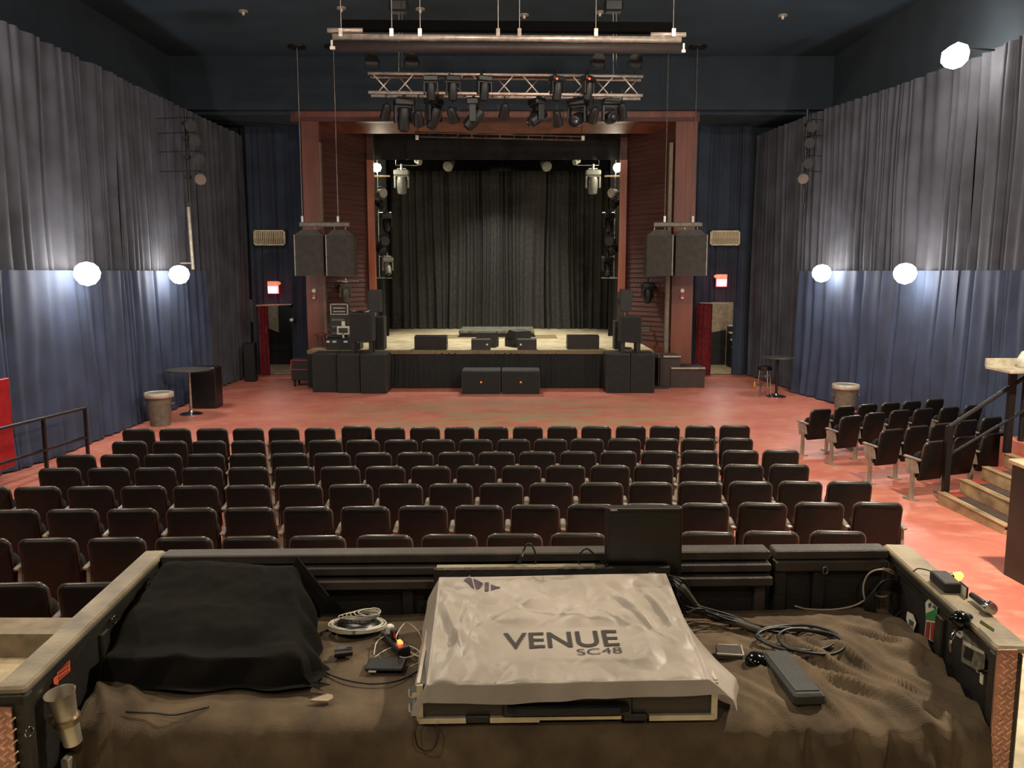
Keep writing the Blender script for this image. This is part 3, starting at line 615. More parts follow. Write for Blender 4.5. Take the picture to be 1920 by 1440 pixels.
speaker('low subwoofer with orange badge at stage front, right of pair', 940, 1013, 23.1, 0, .66, .95, group='subwoofers at centre of stage front', logo=ORG)
def wedge(label, px, Y, W=.95, H=.42, D=.55, rz=0, logo=None):
    p = PY(px, 650, Y); t = thing('wedge_monitor', label, 'speaker', (p.x, Y, 1.12), rz, 'wedge monitors on stage')
    M = RZ(pi / 2)
    g = G(); g.prism([(-D / 2, 0), (D / 2, 0), (D / 2, H * .45), (D * .1, H), (-D / 2, H * .92)], -W / 2, W / 2, M); g.build('cabinet', BLACKP if W > .8 else BOXW, t)
    # grille on the sloping side facing the performers
    g = G(); g.add([M @ Vector(q) for q in ((D / 2 + .006, -W * .44, H * .5), (D / 2 + .006, W * .44, H * .5), (D * .14, W * .44, H + .0), (D * .14, -W * .44, H + .0), (D / 2 - .02, -W * .44, H * .42), (D / 2 - .02, W * .44, H * .42), (D * .1, W * .44, H - .04), (D * .1, -W * .44, H - .04))], [(0, 1, 2, 3), (4, 7, 6, 5), (0, 4, 5, 1), (2, 6, 7, 3), (1, 5, 6, 2), (0, 3, 7, 4)]); g.build('grille', GRILLE, t)
    for q in (-1, 1): G().box((q * W / 2, 0, H * .45), (.012, .16, .06)).build('handle', BLACK, t)
    if logo: G().box((logo * W * .33, -D / 2 - .006, H * .5), (.05, .01, .05)).build('badge', WBD, t)
    return t
wedge('black wedge monitor at left of stage front', 809, 24.75)
wedge('black wedge monitor at right of stage front', 1092, 24.9)
wedge('small front wedge monitor with badge, centre left', 902, 24.62, .56, .33, .42, 0, 1)
wedge('wedge monitor behind the small centre left one', 914, 25.6, .6, .48, .5, R(-12))
wedge('small front wedge monitor with badge, centre right', 988, 24.62, .56, .33, .42, 0, -1)
wedge('wedge monitor behind the small centre right one, turned outward', 971, 25.7, .6, .52, .55, R(35))
Y = 29.2; a, b = PY(860, 620, Y), PY(1002, 620, Y); t = thing('drum_riser', 'low dark carpeted drum riser at centre of stage', 'riser', ((a.x + b.x) / 2, Y, 1.12)); W = b.x - a.x
zt = PY(930, 620, Y).z - 1.12
RT = mat('riser_worn_top', (120, 116, 100), .8, col2=(80, 78, 66), scale=5); G().box((0, 1.1, zt - .05), (W, 2.2, .1), None, .01).build('top', RT, t)
for x in (-W / 2 + .05, 0, W / 2 - .05):
    for y in (.08, 2.1): G().box((x, y, zt / 2 - .05), (.07, .07, zt - .1)).build('leg', BLACK, t)
G().box((0, .12, zt * .45), (W - .1, .03, zt * .75)).build('valance', BLACK, t)
tag(G().box((PY(930, 620, 28.6).x, 29.5, 1.125), (W + 1.6, 1.6, .012)).build('stage_rug', mat('worn_rug_brown', (150, 132, 92), .9)), 'thin worn mat under the drum riser', 'rug')
# left stack and monitor position
TOP = 1.125
t = speaker('large black loudspeaker on the left subwoofers', 657, 700, 23.4, TOP + .32, .82, .6, 'stage_speaker')
for x in (-.25, .25):
    for y in (-.2, .2): G().box((x, y, -.16), (.09, .09, .32)).build('leg', BLACK, t)
tag(G().grid(8, 4, lambda u, v: (PY(660 + 30 * u, 580, 23.5).x, 23.5 + .4 * v, TOP + 1.155 + .03 * sin(u * 5 + v * 2) + .03 * u)).build('paper_sheet', WHITE, None, True), 'white sheets lying on the left loudspeaker', 'paper')
speaker('black speaker cabinet at the inner edge of left stack', 703, 722, 24.45, 1.12, .98, .5, 'stage_speaker')
speaker('black speaker cabinet at the inner edge of right stack', 1151, 1162, 24.6, 1.12, .85, .5, 'stage_speaker')
t = speaker('large black loudspeaker on the right subwoofers', 1162, 1202, 23.5, TOP + .3, .74, .6, 'stage_speaker')
for x in (-.22, .22):
    for y in (-.2, .2): G().box((x, y, -.15), (.12, .09, .3)).build('leg', BLACK, t)
for px, Y, rz, tl, lb, h0 in ((704, 24.9, -.15, 0, 'upright black speaker on stand at left of opening', 585), (1172, 24.9, .12, 6, 'upright black speaker on stand at right of opening', 584)):
    p = PY(px, h0, Y); t = thing('pole_speaker', lb, 'speaker', (p.x, Y, 1.12), rz)
    G().cyl((0, 0, 0), (0, 0, p.z - 1.12), .02).build('pole', STEEL, t); G().pillow(.36, .66, .3, .04, .02, RY(R(tl)), (0, 0, p.z - 1.12 + .33)).build('cabinet', BOXW, t)
    G().box((-.2, 0, p.z - 1.12 + .3), (.05, .12, .12)).build('bracket', BLACK, t); G().cyl((0, 0, 0), (0, 0, .03), .22).build('base', BLACK, t)
t = thing('equipment_rack', 'tall black rack with pale edged drawers behind mixing gear', 'rack', (PY(635, 600, 25.0).x, 25.2, 1.12))
rz0 = 1.12; W = PY(651, 600, 25).x - PY(619, 600, 25).x; zt = PY(635, 590, 25).z - rz0
G().box((0, 0, zt / 2), (W, .5, zt)).build('case', BLACK, t)
for k in range(4): G().box((0, -.26, zt * (.25 + .2 * k)), (W - .1, .03, .09), None, .02).build('drawer', mat('grey_rack_unit', (96, 90, 76), .5), t)
t = thing('amplifier_case', 'open amplifier case with pale rim on top of the rack', 'amplifier', (PY(636, 579, 24.9).x, 25.1, rz0 + zt))
H = .33; W = .5
for z in (.015, H - .015): G().box((0, -.2, z), (W, .05, .03)).build('rim', GREY, t)
for x in (-W / 2, W / 2): G().box((x, -.2, H / 2), (.03, .05, H)).build('rim', GREY, t)
G().box((0, 0, H / 2), (W - .02, .38, H - .02)).build('body', BLACK, t)
for z in (.1, .2): G().box((0, -.2, z), (W - .15, .03, .03)).build('panel', GREY, t)
t = thing('stage_mixer', 'black mixer flight case on stage with white corners', 'mixer', (PY(642, 655, 24.4).x, 24.8, 1.12)); W = 1.0
G().box((0, 0, .17), (W, .6, .34), None, .02).build('case', BLACK, t)
for x, w_ in ((-.44, .1), (-.25, .12), (.08, .12), (.44, .07)): G().box((x, -.3, .24), (w_, .02, .06), None, .01).build('latch', WHITE, t)
t = thing('white_monitor', 'small white framed screen on a stand above the stage mixer', 'monitor', (PY(640, 625, 24.4).x, 24.7, 1.46))
G().box((0, 0, .06), (.05, .05, .14)).build('stand', WHITE, t); G().pillow(.38, .25, .05, .03, .01, None, (0, 0, .22)).build('frame', WHITE, t); G().box((0, -.028, .22), (.27, .01, .15)).build('screen', mat('dim_screen', (66, 64, 50), .3), t)
G().box((0, .03, .42), (.1, .04, .14)).build('paper_card', WHITE, t)
t = thing('wooden_stool', 'small red brown wooden stool at left end of stage', 'stool', (PY(590, 660, 25.0).x, 24.95, 1.12 if PY(590, 660, 25).x > SL else 0)); t.location.x = max(t.location.x, SL + .25)
G().lathe([(0, .40), (.2, .4), (.21, .43), (.19, .45), (0, .45)], n=16).build('seat', WOOD, t, True, auto=40)
for x, y in ((-1, -1), (1, -1), (1, 1), (-1, 1)): G().cyl((x * .16, y * .16, 0), (x * .1, y * .1, .41), .018, n=6).build('leg', WOOD, t)
t = thing('road_case', 'black road case with red edging on castors by left exit', 'case', (PY(565, 700, 24.6).x, 25.0, 0)); W = .62
G().box((0, 0, .5), (W, .7, .64), None, .02).build('body', BLACK, t)
for z in (.52, .8): G().box((0, -.355, z), (W, .012, .02)).build('edging', mat('red_edging', (190, 40, 56), .5), t)
G().box((-W / 2, -.355, .66), (.02, .012, .3)).build('edging', mat('red_edging', (190, 40, 56), .5), t)
for x in (-.24, .24):
    for y in (-.25, .25): g = G(); g.cyl((x - .02, y, .06), (x + .02, y, .06), .06); g.box((x, y, .14), (.06, .06, .1)); g.build('castor', BLACK, t)
# fixtures on the slatted side panels
for sx, px, py in ((-1, 648, 530), (1, 1215, 530)):
    side = 'left' if sx < 0 else 'right'; Y = 26.05; p = PY(px, py, Y)
    t = thing('short_bar', 'short horizontal pipe on the %s slatted panel' % side, 'bar'); G().cyl(p + Vector((-.42, 0, .05)), p + Vector((.42, 0, .05)), .02).build('pipe', STEEL, t)
    for q in (-.35, .35): G().box(p + Vector((q, .25, .05)), (.05, .5, .05)).build('bracket', BLACK, t)
    mover('dark moving head hanging on the %s slatted panel' % side, p, .2, 1.15, mat('dark_grey_light_body', (84, 78, 64), .4) if sx < 0 else BLACK, tilt=5)
for px, py, lb in ((589, 545, 'left'), (1279, 545, 'right')):
    p = PY(px, py, YO - .14); G_ = G().cyl(p + Vector((0, -.05, 0)), p + Vector((0, .04, 0)), .06, n=14); tag(G_.build('alarm_bell', WHITE, None, True, auto=40), 'small round white alarm on the %s wooden column' % side if False else 'small round white alarm on the %s wooden column' % lb, 'alarm')
    p = PY(px, py + 10, YO - .14); t = thing('fire_alarm_switch', 'small red pull switch on the %s wooden column' % lb, 'switch', p)
    G().box((0, 0, -.03), (.11, .06, .16), None, .008).build('body', mat('alarm_red', (190, 50, 48), .4), t); G().box((0, -.035, -.06), (.08, .02, .05)).build('plate', WHITE, t)
p = PY(1211, 617, 26.2); g = G()
t = thing('socket_panel', 'plate with rows of pale sockets on right slatted panel', 'socket', (p.x, p.y, p.z)); G().box((0, 0, 0), (.3, .04, .14)).build('plate', BLACK, t)
for i in range(4):
    for j in range(2): G().cyl((-.1 + .065 * i, -.03, -.035 + .07 * j), (-.1 + .065 * i, 0, -.035 + .07 * j), .02, n=8).build('socket', GREY, t)
# steps at the right end of the stage
t = thing('stage_steps', 'dark carpeted steps at the right end of stage', 'steps', (0, 0, 0)); SG = mat('step_dark_wood', (58, 44, 38), .7); EG = mat('pale_step_edge', (170, 160, 146), .5)
for k, (x0, x1, y) in enumerate(((1228, 1268, 663), (1250, 1312, 684))):
    Y = 25.0 - .3 * k * 0; p0, p1 = PY(x0, y, 25.1), PY(x1, y, 25.1); z = p0.z
    G().box(((p0.x + p1.x) / 2, 25.0 - .1, z / 2), (p1.x - p0.x, .9 + .1 * k, z)).build('step', SG, t); G().box(((p0.x + p1.x) / 2, 24.42 - .05 * k, z - .02), (p1.x - p0.x, .04, .05)).build('nosing', EG, t)
t = thing('handrail_post', 'low dark newel post at right of the stage steps', 'post', (PZ(1236, 728, 0).x + .05, PZ(1236, 728, 0).y, 0)); G().box((0, 0, .5), (.09, .09, 1.0)).build('post', BLACK, t); G().box((0, 0, .03), (.4, .25, .05)).build('foot', SG, t)
# ================================================================== floor furniture
def bin_(label, x, y):
    t = thing('trash_can', label, 'trash can', (x, y, 0), 0, 'trash cans by the drapes'); GR = mat('bin_grey_plastic', (112, 104, 90), .55, bump=.1)
    G().lathe([(.21, 0), (.245, .3), (.27, .66), (.30, .67), (.30, .73), (.27, .73)], n=24).build('body', GR, t, True, auto=40)
    G().lathe([(.30, .60 + .03), (.315, .66), (.31, .745), (.27, .75), (.24, .6)], n=24).build('liner', mat('bin_liner_white', (190, 180, 160), .35), t, True)
    for s in (-1, 1): G().box((s * .3, 0, .5), (.04, .12, .04)).build('handle', GR, t)
bin_('grey trash can with white liner by the left drape', -7.87, 18.35); 
bin_('grey trash can with white liner by the right drape', 7.98, 19.7)
def hitable(label, x, y, r, h):
    t = thing('bar_table', label, 'table', (x, y, 0), 0, 'round bar tables')
    G().lathe([(0, h - .03), (r, h - .03), (r + .01, h - .015), (r, h), (0, h)], n=32).build('tabletop', mat('dark_table_top', (66, 62, 56), .4), t, True, auto=40)
    G().cyl((0, 0, .03), (0, 0, h - .03), .035).build('pole', STEEL if x < 0 else BLACK, t); G().lathe([(.27, 0), (.27, .02), (.2, .045), (.06, .06), (.05, .1), (0, .1)], n=24).build('base', CHROME, t, True, auto=40)
hitable('round dark bar table with chrome foot by left drape', -7.72, 19.75, .52, 1.1)
hitable('round dark bar table with chrome foot by right drape', 7.25, 22.6, .42, 1.1)
t = thing('bar_stool', 'chrome bar stool with black seat beside right bar table', 'stool', (PZ(1434, 740, 0).x - .05, 22.95, 0))
G().lathe([(0, .70), (.19, .7), (.2, .74), (.19, .8), (.1, .82), (0, .82)], n=20).build('seat', BLACKP, t, True, auto=40)
for a in (45, 135, 225, 315): G().tube([(cos(R(a)) * .22, sin(R(a)) * .22, 0), (cos(R(a)) * .15, sin(R(a)) * .15, .7)], .013, 6).build('leg', CHROME, t)
for z, r in ((.28, .195), (.55, .17)): G().tube([(r * cos(R(k * 20)), r * sin(R(k * 20)), z) for k in range(18)], .011, 6, True).build('foot_ring', CHROME, t)
tag(G().box((-7.72, 20.85, .52), (.62, .5, 1.04), None, .02).build('black_cabinet', BLACKP), 'black box cabinet beside the left bar table', 'cabinet')
tag(G().box((PZ(470, 713, 0).x + .1, 25.9, .62), (.35, .3, 1.2), None, .02).build('pedestal', BLACK), 'narrow black pedestal before the drape by left exit', 'pedestal')
p = PZ(1411, 716, 0); tag(G().lathe([(.05, 0), (.05, .1), (.03, .15), (.03, .2), (0, .2)], (7.15, 24.3, 0), 12).build('spray_bottle', mat('yellow_plastic', (220, 160, 60), .5), None, True), 'small yellow bottle on the floor near right bar stool', 'bottle')
p = PY(546, 600, 26.9); tag(G().cyl(p, p + Vector((0, .08, 0)), .055, n=14).build('door_bell', WHITE, None, True), 'round white fitting on blue drape right of left exit', 'fitting')
t = thing('fire_extinguisher', 'pale cylinder hanging at the left exit door jamb', 'extinguisher', PY(500, 620, 27.3)); G().lathe([(.0, -.25), (.07, -.25), (.07, .15), (.03, .22), (0, .24)], n=12).build('tank', mat('cylinder_pale', (200, 160, 130), .5), t, True); G().box((0, 0, .28), (.1, .03, .05)).build('valve', BLACK, t)
# left ramp railing and red panel
t = thing('ramp_railing', 'black tube railing at the left wall with top and middle rail', 'railing', (-7.75, 14.9, 0))
for dy in (0, -1.35, -3.6, -5.9): z = floorz(14.9 + dy); G().box((0, dy, z + .48), (.05, .05, .96)).build('post', BLACK, t)
for h in (.95, .42): G().cyl((0, .02, h), (0, -6.0, h + floorz(8.9)), .028).build('rail', BLACK, t)
tag(G().box((-8.02, 12.55, 1.03), (.08, 1.1, 1.42), None, .01).build('red_panel', mat('red_painted_board', (176, 24, 34), .5)), 'red board against the left drape, cut by picture edge', 'panel')
# right stairs, landing, railing, counter
WT = mat('worn_step_wood', (176, 152, 112), .6, col2=(120, 100, 72), scale=4, bump=.3, stretch=(3, .6, 1)); TG = mat('step_grip_dark', (70, 56, 48), .9); TR = mat('tread_red', (150, 60, 48), .6)
t = thing('stairs', 'worn wooden stairs climbing at right from the red floor', 'stairs')
for k in range(4):
    x0 = 6.05 + .3 * k; z = .3 + .185 * k; G().box((x0 + .03, 10.7, z - .095), (.06, 1.62, .19), None, .012).build('riser', WT, t)
    G().box((x0 + .2, 10.7, z - .02), (.4, 1.62, .04)).build('tread', TR, t); G().box((x0 + .05, 10.7, z + .002), (.11, 1.62, .012)).build('nosing', WT, t)
    G().box((x0 + .19, 10.62, z + .006), (.15, 1.2, .014)).build('grip_strip', TG, t)
g = G(); g.prism([(6.1, 0.1), (7.3, 0.1), (7.3, .8), (6.1, .1)], 11.46, 11.5); g.build('stringer', BLACK, t)
g = G(); g.box((8.2, 8.4, .5), (2.0, 7.3, 1.0)); tag(g.build('floor', FLOOR), kind='structure')
t = thing('stair_railing', 'black metal handrail rising beside the right stairs', 'railing')
P0, P1 = (6.2, 11.6, 1.23), (7.3, 11.6, 2.0)
for p, q, w_ in ((P0, P1, .05), ((6.22, 11.6, .82), (7.3, 11.6, 1.5), .035)): G().cyl(p, q, w_ / 1.6, n=8).build('rail', BLACK, t)
G().cyl(P1, (8.6, 11.6, 2.04), .03, n=8).build('rail', BLACK, t)
G().box((6.2, 11.6, .68), (.08, .08, 1.12)).build('post', BLACK, t); G().box((7.05, 11.62, 1.42), (.09, .07, 1.14)).build('post', BLACK, t)
G().box((8.0, 11.62, 1.5), (.06, .06, 1.1)).build('post', BLACK, t)
a = PY(1855, 690, 11.75); t = thing('counter', 'white ledge counter on posts above the right stairs', 'counter')
CO = mat('white_counter', (205, 196, 172), .4)
G().box((a.x + 1.0, 11.55, a.z), (2.0, .62, .05), None, .01).build('counter_top', CO, t); G().box((a.x + 1.0, 11.85, a.z + .07), (2.0, .04, .12)).build('back_lip', CO, t)
for x in (.5, 1.7): G().cyl((a.x + x, 11.7, 1.0 if x > .4 else .8), (a.x + x, 11.7, a.z - .02), .04).build('post', BLACK, t)
q = a + Vector((.42, 0, .2)); tag(G().lathe([(0, -.1), (.11, -.1), (.12, .0), (.06, .12), (0, .14)], (q.x, 11.6, a.z + .13), 16).build('white_bag', WHITE, None, True), 'white bag on the ledge counter at picture edge', 'bag')
a = PZ(1889, 1085, floorz(8.4) ); t = thing('bar_cabinet', 'tall dark cabinet with tan top at right picture edge', 'cabinet', (5.16, 7.2, floorz(8.4) - .02))
G().box((.6, .6, .60), (1.2, 1.2, 1.2), None, .01).build('body', mat('dark_brown_panel', (58, 50, 38), .6, col2=(46, 40, 30), scale=3), t); G().box((.6, .6, 1.23), (1.26, 1.26, .05), None, .01).build('top', CREAM, t); G().box((.6, -.01, .72), (1.2, .02, .02)).build('trim_strip', BLACK, t)
t = thing('side_chair', 'chrome chair legs on the landing behind the stairs', 'chair', (7.55, 11.0, 1.0))
for dx in (0, .42): G().tube([(dx, 0, 0), (dx + .02, .05, .42), (dx + .02, .3, .42), (dx, .38, 0)], .013, 6).build('leg', CHROME, t)
G().box((.22, .2, .45), (.46, .42, .05), None, .02).build('seat', BLACKP, t); G().box((.22, .42, .7), (.44, .04, .4), None, .015).build('backrest', BLACKP, t)
# ================================================================== mixing booth in the foreground
RZT, TZ, RF = 2.10, 1.81, 1.10      # rail top, table top, tier floor
FL, FR, NL, NR = PZ(300, 1043, RZT), PZ(1668, 1031, RZT), PZ(47, 1288, RZT), PZ(1868, 1212, RZT)
def vec2(a): return Vector((a.x, a.y, 0))
bo = thing('mixing_booth', 'black wooden booth walls with worn rails around mixing desk', 'booth')
CAPM = mat('worn_olive_grey_rail', (150, 136, 108), .42, col2=(104, 94, 74), scale=5, bump=.25, stretch=(1, 1, 1))
CAPD = mat('dark_brown_rail', (68, 60, 52), .5, col2=(50, 44, 38), scale=6, bump=.2)
POST = mat('dark_booth_paint', (44, 42, 34), .45, col2=(32, 30, 25), scale=7, bump=.2)
PAN = mat('booth_panel_black', (36, 33, 29), .55, col2=(26, 24, 21), scale=6, bump=.25)
def beam(a, b, z0, z1, off, th, name, m, parent, ch=.006, e0=0, e1=0):
    """board between plan points a,b; off = outward distance of its inner face"""
    d = vec2(b) - vec2(a); L = d.length; d.normalize(); n = Vector((-d.y, d.x, 0))
    c = (vec2(a) + vec2(b)) / 2 + n * (off + th / 2) + d * (e1 - e0) / 2
    return G().box((c.x, c.y, (z0 + z1) / 2), (L + e0 + e1, th, z1 - z0), RZ(math.atan2(d.y, d.x)), ch).build(name, m, parent)
mid = FL.lerp(FR, (1447 - 300) / (1668 - 300))
# back wall runs left to right: outward normal = +Y
G_ = .012
a1 = FL.lerp(FR, .998 * (1443 - 300) / 1368); a2 = FL.lerp(FR, (1451 - 300) / 1368)
for (p, q, nm) in ((FL, a1, 0), (a2, FR, 1)):
    beam(p, q, RZT - .045, RZT, 0, .10, 'cap_rail', CAPD, bo)
    if nm == 0:
        beam(p, q, RZT - .095, RZT - .055, -.025, .10, 'rail', CAPD, bo); beam(p, q, RZT - .155, RZT - .11, -.05, .12, 'rail', CAPD, bo)
        beam(p, q, TZ - .05, RZT - .15, .03, .03, 'panel', PAN, bo)
        for t0 in (.40, .985): c = p.lerp(q, t0); d = (q - p).normalized() * .028; beam(c - d, c + d, TZ - .05, RZT - .155, -.005, .04, 'stile', CAPD if t0 > .9 else PAN, bo)
    else:
        beam(p, q, RZT - .10, RZT - .05, -.012, .07, 'rail', CAPD, bo); beam(p, q, TZ - .05, RZT - .1, .04, .03, 'panel', PAN, bo)
        for t0 in (.06, .40): c = p.lerp(q, t0); d = (q - p).normalized() * .03; beam(c - d, c + d, TZ - .05, RZT - .1, .01, .03, 'stile', PAN, bo)
beam(FL, FR, RF, TZ - .05, .0, .09, 'lower_wall', PAN, bo); beam(FL, FR, TZ - .06, RZT - .05, .065, .02, 'back_sheet', PAN, bo, 0, .1, .1)
# side walls: left runs near->far so outward normal is -X ; right runs far->near, outward +X
for (p, q, sd) in ((NL, FL, 0), (FR, NR, 1)):
    e0, e1 = ((0, .09) if sd == 0 else (.09, 0))
    beam(p, q, RZT - .028, RZT, .0, (.10, .122)[sd], 'cap_rail', CAPM, bo, .008, e0, e1)
    beam(p, q, RZT - .066, RZT - .028, .006, .088, 'rail_face', POST, bo, .004, e0, e1); beam(p, q, RZT - .098, RZT - .07, .02, .06, 'rail', POST, bo, .004)
    beam(p, q, RF, RZT - .09, .030, .05, 'panel', PAN, bo)
    for t0 in (.03, .52, .97):
        c = p.lerp(q, t0); d = (q - p).normalized() * .035; beam(c - d, c + d, RF, RZT - .098, .012, .03, 'stile', POST, bo)
    end = p if sd == 0 else q; d = (q - p).normalized() * (-1 if sd == 0 else 1)
    beam(end - d * .05, end, RF, RZT - .03, -.0, .095, 'end_post', POST, bo) if sd == 1 else beam(end, end - d * .05, RF, RZT - .03, 0, .095, 'end_post', POST, bo)
# diamond tread plates on the two end posts, facing the camera
TP = mat('tread_plate_metal', (200, 148, 128), .34, .65, bump=.2)
for sd, x0, x1, y0 in ((0, -12, 22, 1326), (1, 1870, 1908, 1218)):
    Yp = (NL.y if sd == 0 else NR.y) - .012; Zt = PY(x0, y0, Yp).z; xa, xb = PY(x0, y0, Yp).x, PY(x1, y0, Yp).x
    t = G().box(((xa + xb) / 2, Yp, (Zt + RF) / 2), (xb - xa, .008, Zt - RF), None).build('tread_plate', TP, bo)
    g = G(); n = 0; z = Zt - .02
    while z > 1.5:
        for k, x in enumerate((xa + .018, xa + .048)):
            a = R(38 if (n + k) % 2 else -38) if n % 2 else R(-38 if k % 2 else 38); a = R(-40) if (n % 2) else R(40)
            g.box((x + (.012 if n % 2 else 0), Yp - .006, z), (.022, .006, .005), RY(a))
        z -= .019; n += 1
    tag(g.build('raised_treads', mat('tread_bright', (236, 200, 178), .3, .6), t), kind='stuff')
# table
Yf = 2.77
tb = thing('booth_table', 'wide table inside the mixing booth under brown cloth', 'table')
def wallx(y, left):
    a, b = (NL, FL) if left else (NR, FR); t = (y - a.y) / (b.y - a.y); return a.x + (b.x - a.x) * t
g = G(); g.prism([(wallx(Yf, 1) + .02, Yf), (wallx(Yf, 0) - .02, Yf), (wallx(3.7, 0) - .02, FR.y - .02), (wallx(3.6, 1) + .02, FL.y - .02)], -(TZ - .012), -(TZ - .05), RX(pi / 2) @ Matrix.Diagonal((1, 1, 1)))
# prism lies in XZ; rotate so Z->Y
g.v = [(x, -y if False else y, z) for x, y, z in g.v]
g = G(); vs = [(wallx(Yf, 1) + .02, Yf + .03), (wallx(Yf, 0) - .02, Yf + .03), (FR.x - .02, FR.y - .02), (FL.x + .02, FL.y - .02)]
g.add([(x, y, z) for z in (TZ - .06, TZ - .025) for x, y in vs], [(3, 2, 1, 0), (4, 5, 6, 7), (0, 1, 5, 4), (1, 2, 6, 5), (2, 3, 7, 6), (3, 0, 4, 7)]); g.build('tabletop', BLKPAINT, tb)
for x in (-1.4, -.5, .5, 1.5): G().box((x, Yf + .25, (RF + TZ - .05) / 2), (.08, .08, TZ - .05 - RF)).build('leg', BLKPAINT, tb)
# --- brown cloth
CL = mat('brown_olive_cloth', (98, 82, 60), .95, col2=(72, 58, 42), scale=6, bump=.5, bscale=240)
N3 = lambda x, y, z: noise.noise(Vector((x, y, z)))
def ridge(v): return max(0, 1 - abs(v) * 3.2)
def cl_h(x, y):
    h = .006 + .006 * N3(x * 5, y * 5, 1)
    k = max(0, min(1, (x - .78) / .35))
    c, s_ = cos(R(-58)), sin(R(-58)); u = x * c - y * s_; v = x * s_ + y * c      # folds run from back left to front right
    u = x * .84 + y * .55; v = -x * .55 + y * .84
    f = ridge(1.3 * N3(u * 7.5, v * 1.0, 7)) * .055 + ridge(1.2 * N3(u * 15, v * 1.5, 3)) * .026
    yb = FL.y + (FR.y - FL.y) * ((x - FL.x) / (FR.x - FL.x)); fade = max(.12, min(1, (yb - y) / .55))
    h += k * (f + .008) * fade; h += (1 - k) * .012 * ridge(N3(u * 3, v * 1.5, 12)) * (1 if y < 3.1 else .3)
    k2 = max(0, min(1, (-1.28 - x) / .15)); h += k2 * (.025 * ridge(N3(u * 7, v * 2, 9)) + .02)
    return h
def cloth_fn(u, v):
    x0, x1 = wallx(Yf, 1) + .01, wallx(Yf, 0) - .01
    if v > .32:     # lying on the table
        t = (v - .32) / .68; y = Yf + .01 + t * (FL.y + (FR.y - FL.y) * u - Yf - .03); xa, xb = wallx(y, 1) + .008, wallx(y, 0) - .008
        x = xa + (xb - xa) * u; edge = min(1, t * 12); h = cl_h(x, y)
        return (x, y, TZ + h * (.5 + .5 * edge) - .012 * (1 - edge) ** 2)
    t = 1 - v / .32; x = x0 + (x1 - x0) * u      # hanging over the front edge
    L = .62 - .42 * max(0, min(1, (x - .85) / .5)) + .04 * N3(x * 3, 0, 5)
    amp = .012 + .03 * max(0, min(1, (x - .75) / .3)) + .02 * max(0, min(1, (-1.1 - x) / .2))
    d = amp * 1.5 * (.5 + t) * (sin(x * 26 + 3 * N3(x * 3, t, 8)) * .55 + N3(x * 9, t * .8, 2)) ; top = cl_h(x, Yf + .01) * .5
    return (x, Yf - .012 - .02 * min(1, t * 6) - abs(d) - .02 * t, TZ + top - .012 - t * L)
g = G().grid(330, 90, cloth_fn); cl = g.build('table_cloth', CL, None, True); tag(cl, 'brown cloth rumpled over the booth table and its front edge', 'cloth')
# --- generic draped box
def drape(name, m, lbl, cat, org, rz, w, d, top, sk, nu=90, nv=70, flare=.25, amp=.012, seed=1, floor_z=None, soft=.02, mod=None):
    Ll, Lr, Lf, Lb = sk
    def fold(s, lo, hi, La, Lb_, fl):
        if s < lo: o = lo - s; return lo - o * fl, o * math.sqrt(1 - fl * fl)
        if s > hi: o = s - hi; return hi + o * fl, o * math.sqrt(1 - fl * fl)
        return s, 0
    def fn(u, v):
        s = -w / 2 - Ll + (w + Ll + Lr) * u; t = -Lf + (d + Lf + Lb) * v
        x, dx = fold(s, -w / 2, w / 2, Ll, Lr, flare); y, dy = fold(t, 0, d, Lf, Lb, flare)
        dr = max(dx, dy) + .1 * min(dx, dy); edge = min(dx, dy)
        xx = max(-w / 2, min(w / 2, x)); yy = max(0, min(d, y)); z = top(xx, yy)
        ds = min(x + w / 2, w / 2 - x, y, d - y)
        if dr == 0 and ds < soft: z -= (1 - ds / soft) ** 2 * soft * .35
        z -= dr
        wob = amp * (N3(s * 9, t * 9, seed) + .5 * N3(s * 22, t * 22, seed + 2)); 
        if dr > 0:
            k = min(1, dr / .06); rip = amp * 1.6 * k * sin((s if dy > dx else t) * 30 + seed + 4 * N3(s * 3, t * 3, seed))
            if dy >= dx: y += rip * (-1 if y < d / 2 else 1) * .8 - 0
            if dx >= dy: x += rip * (-1 if x < 0 else 1) * .8
        else: z += wob
        if floor_z is not None and z < floor_z: 
            ov = floor_z - z; z = floor_z + .004 + .4 * amp * (1 + N3(s * 12, t * 12, 4)); 
        if mod: x, y, z = mod(x, y, z, s, t, dr)
        return (x, y, z)
    g = G().grid(nu, nv, fn); o = g.build(name, m, None, True, org, rz); return tag(o, lbl, cat), fn
# --- console flight case and cover
cx, RZC = .197, R(1.4)
cs = thing('console_case', 'black flight case with metal edging and handle holding mixing console', 'flight case', (cx, Yf + .005, TZ + .012), RZC)
CW_, CD_ = 1.045, .76; CASE = mat('case_dark_laminate', (62, 54, 44), .5, col2=(50, 44, 36), scale=2, bump=.2); EDG = mat('case_aluminium_edge', (206, 196, 176), .35, .6)
G().box((0, CD_ / 2, .07), (CW_, CD_, .14)).build('case_tray', CASE, cs)
for x0, x1 in ((-.525, -.36), (-.275, -.1), (-.1, .04), (.04, .19), (.29, .525)): 
    G().box(((x0 + x1) / 2, -.006, .008 if not (-.11 < x0 < .05) else .012), (x1 - x0, .016, .02 if not (-.11 < x0 < .05) else .012)).build('bottom_edge', EDG, cs)
for x in (-.318, .24): G().box((x, -.008, .012), (.085, .018, .026), None, .003).build('catch', BLACK, cs)
for x in (-.522, .522): G().box((x, -.004, .07), (.022, .014, .14)).build('corner_edge', EDG, cs)
for x in (-.527, .527): G().box((x, CD_ / 2, .135), (.012, CD_, .02)).build('side_edge', EDG, cs)
h = G().box((0, -.006, .055), (.46, .02, .075), None, .006).build('handle_dish', BLACKP, cs)
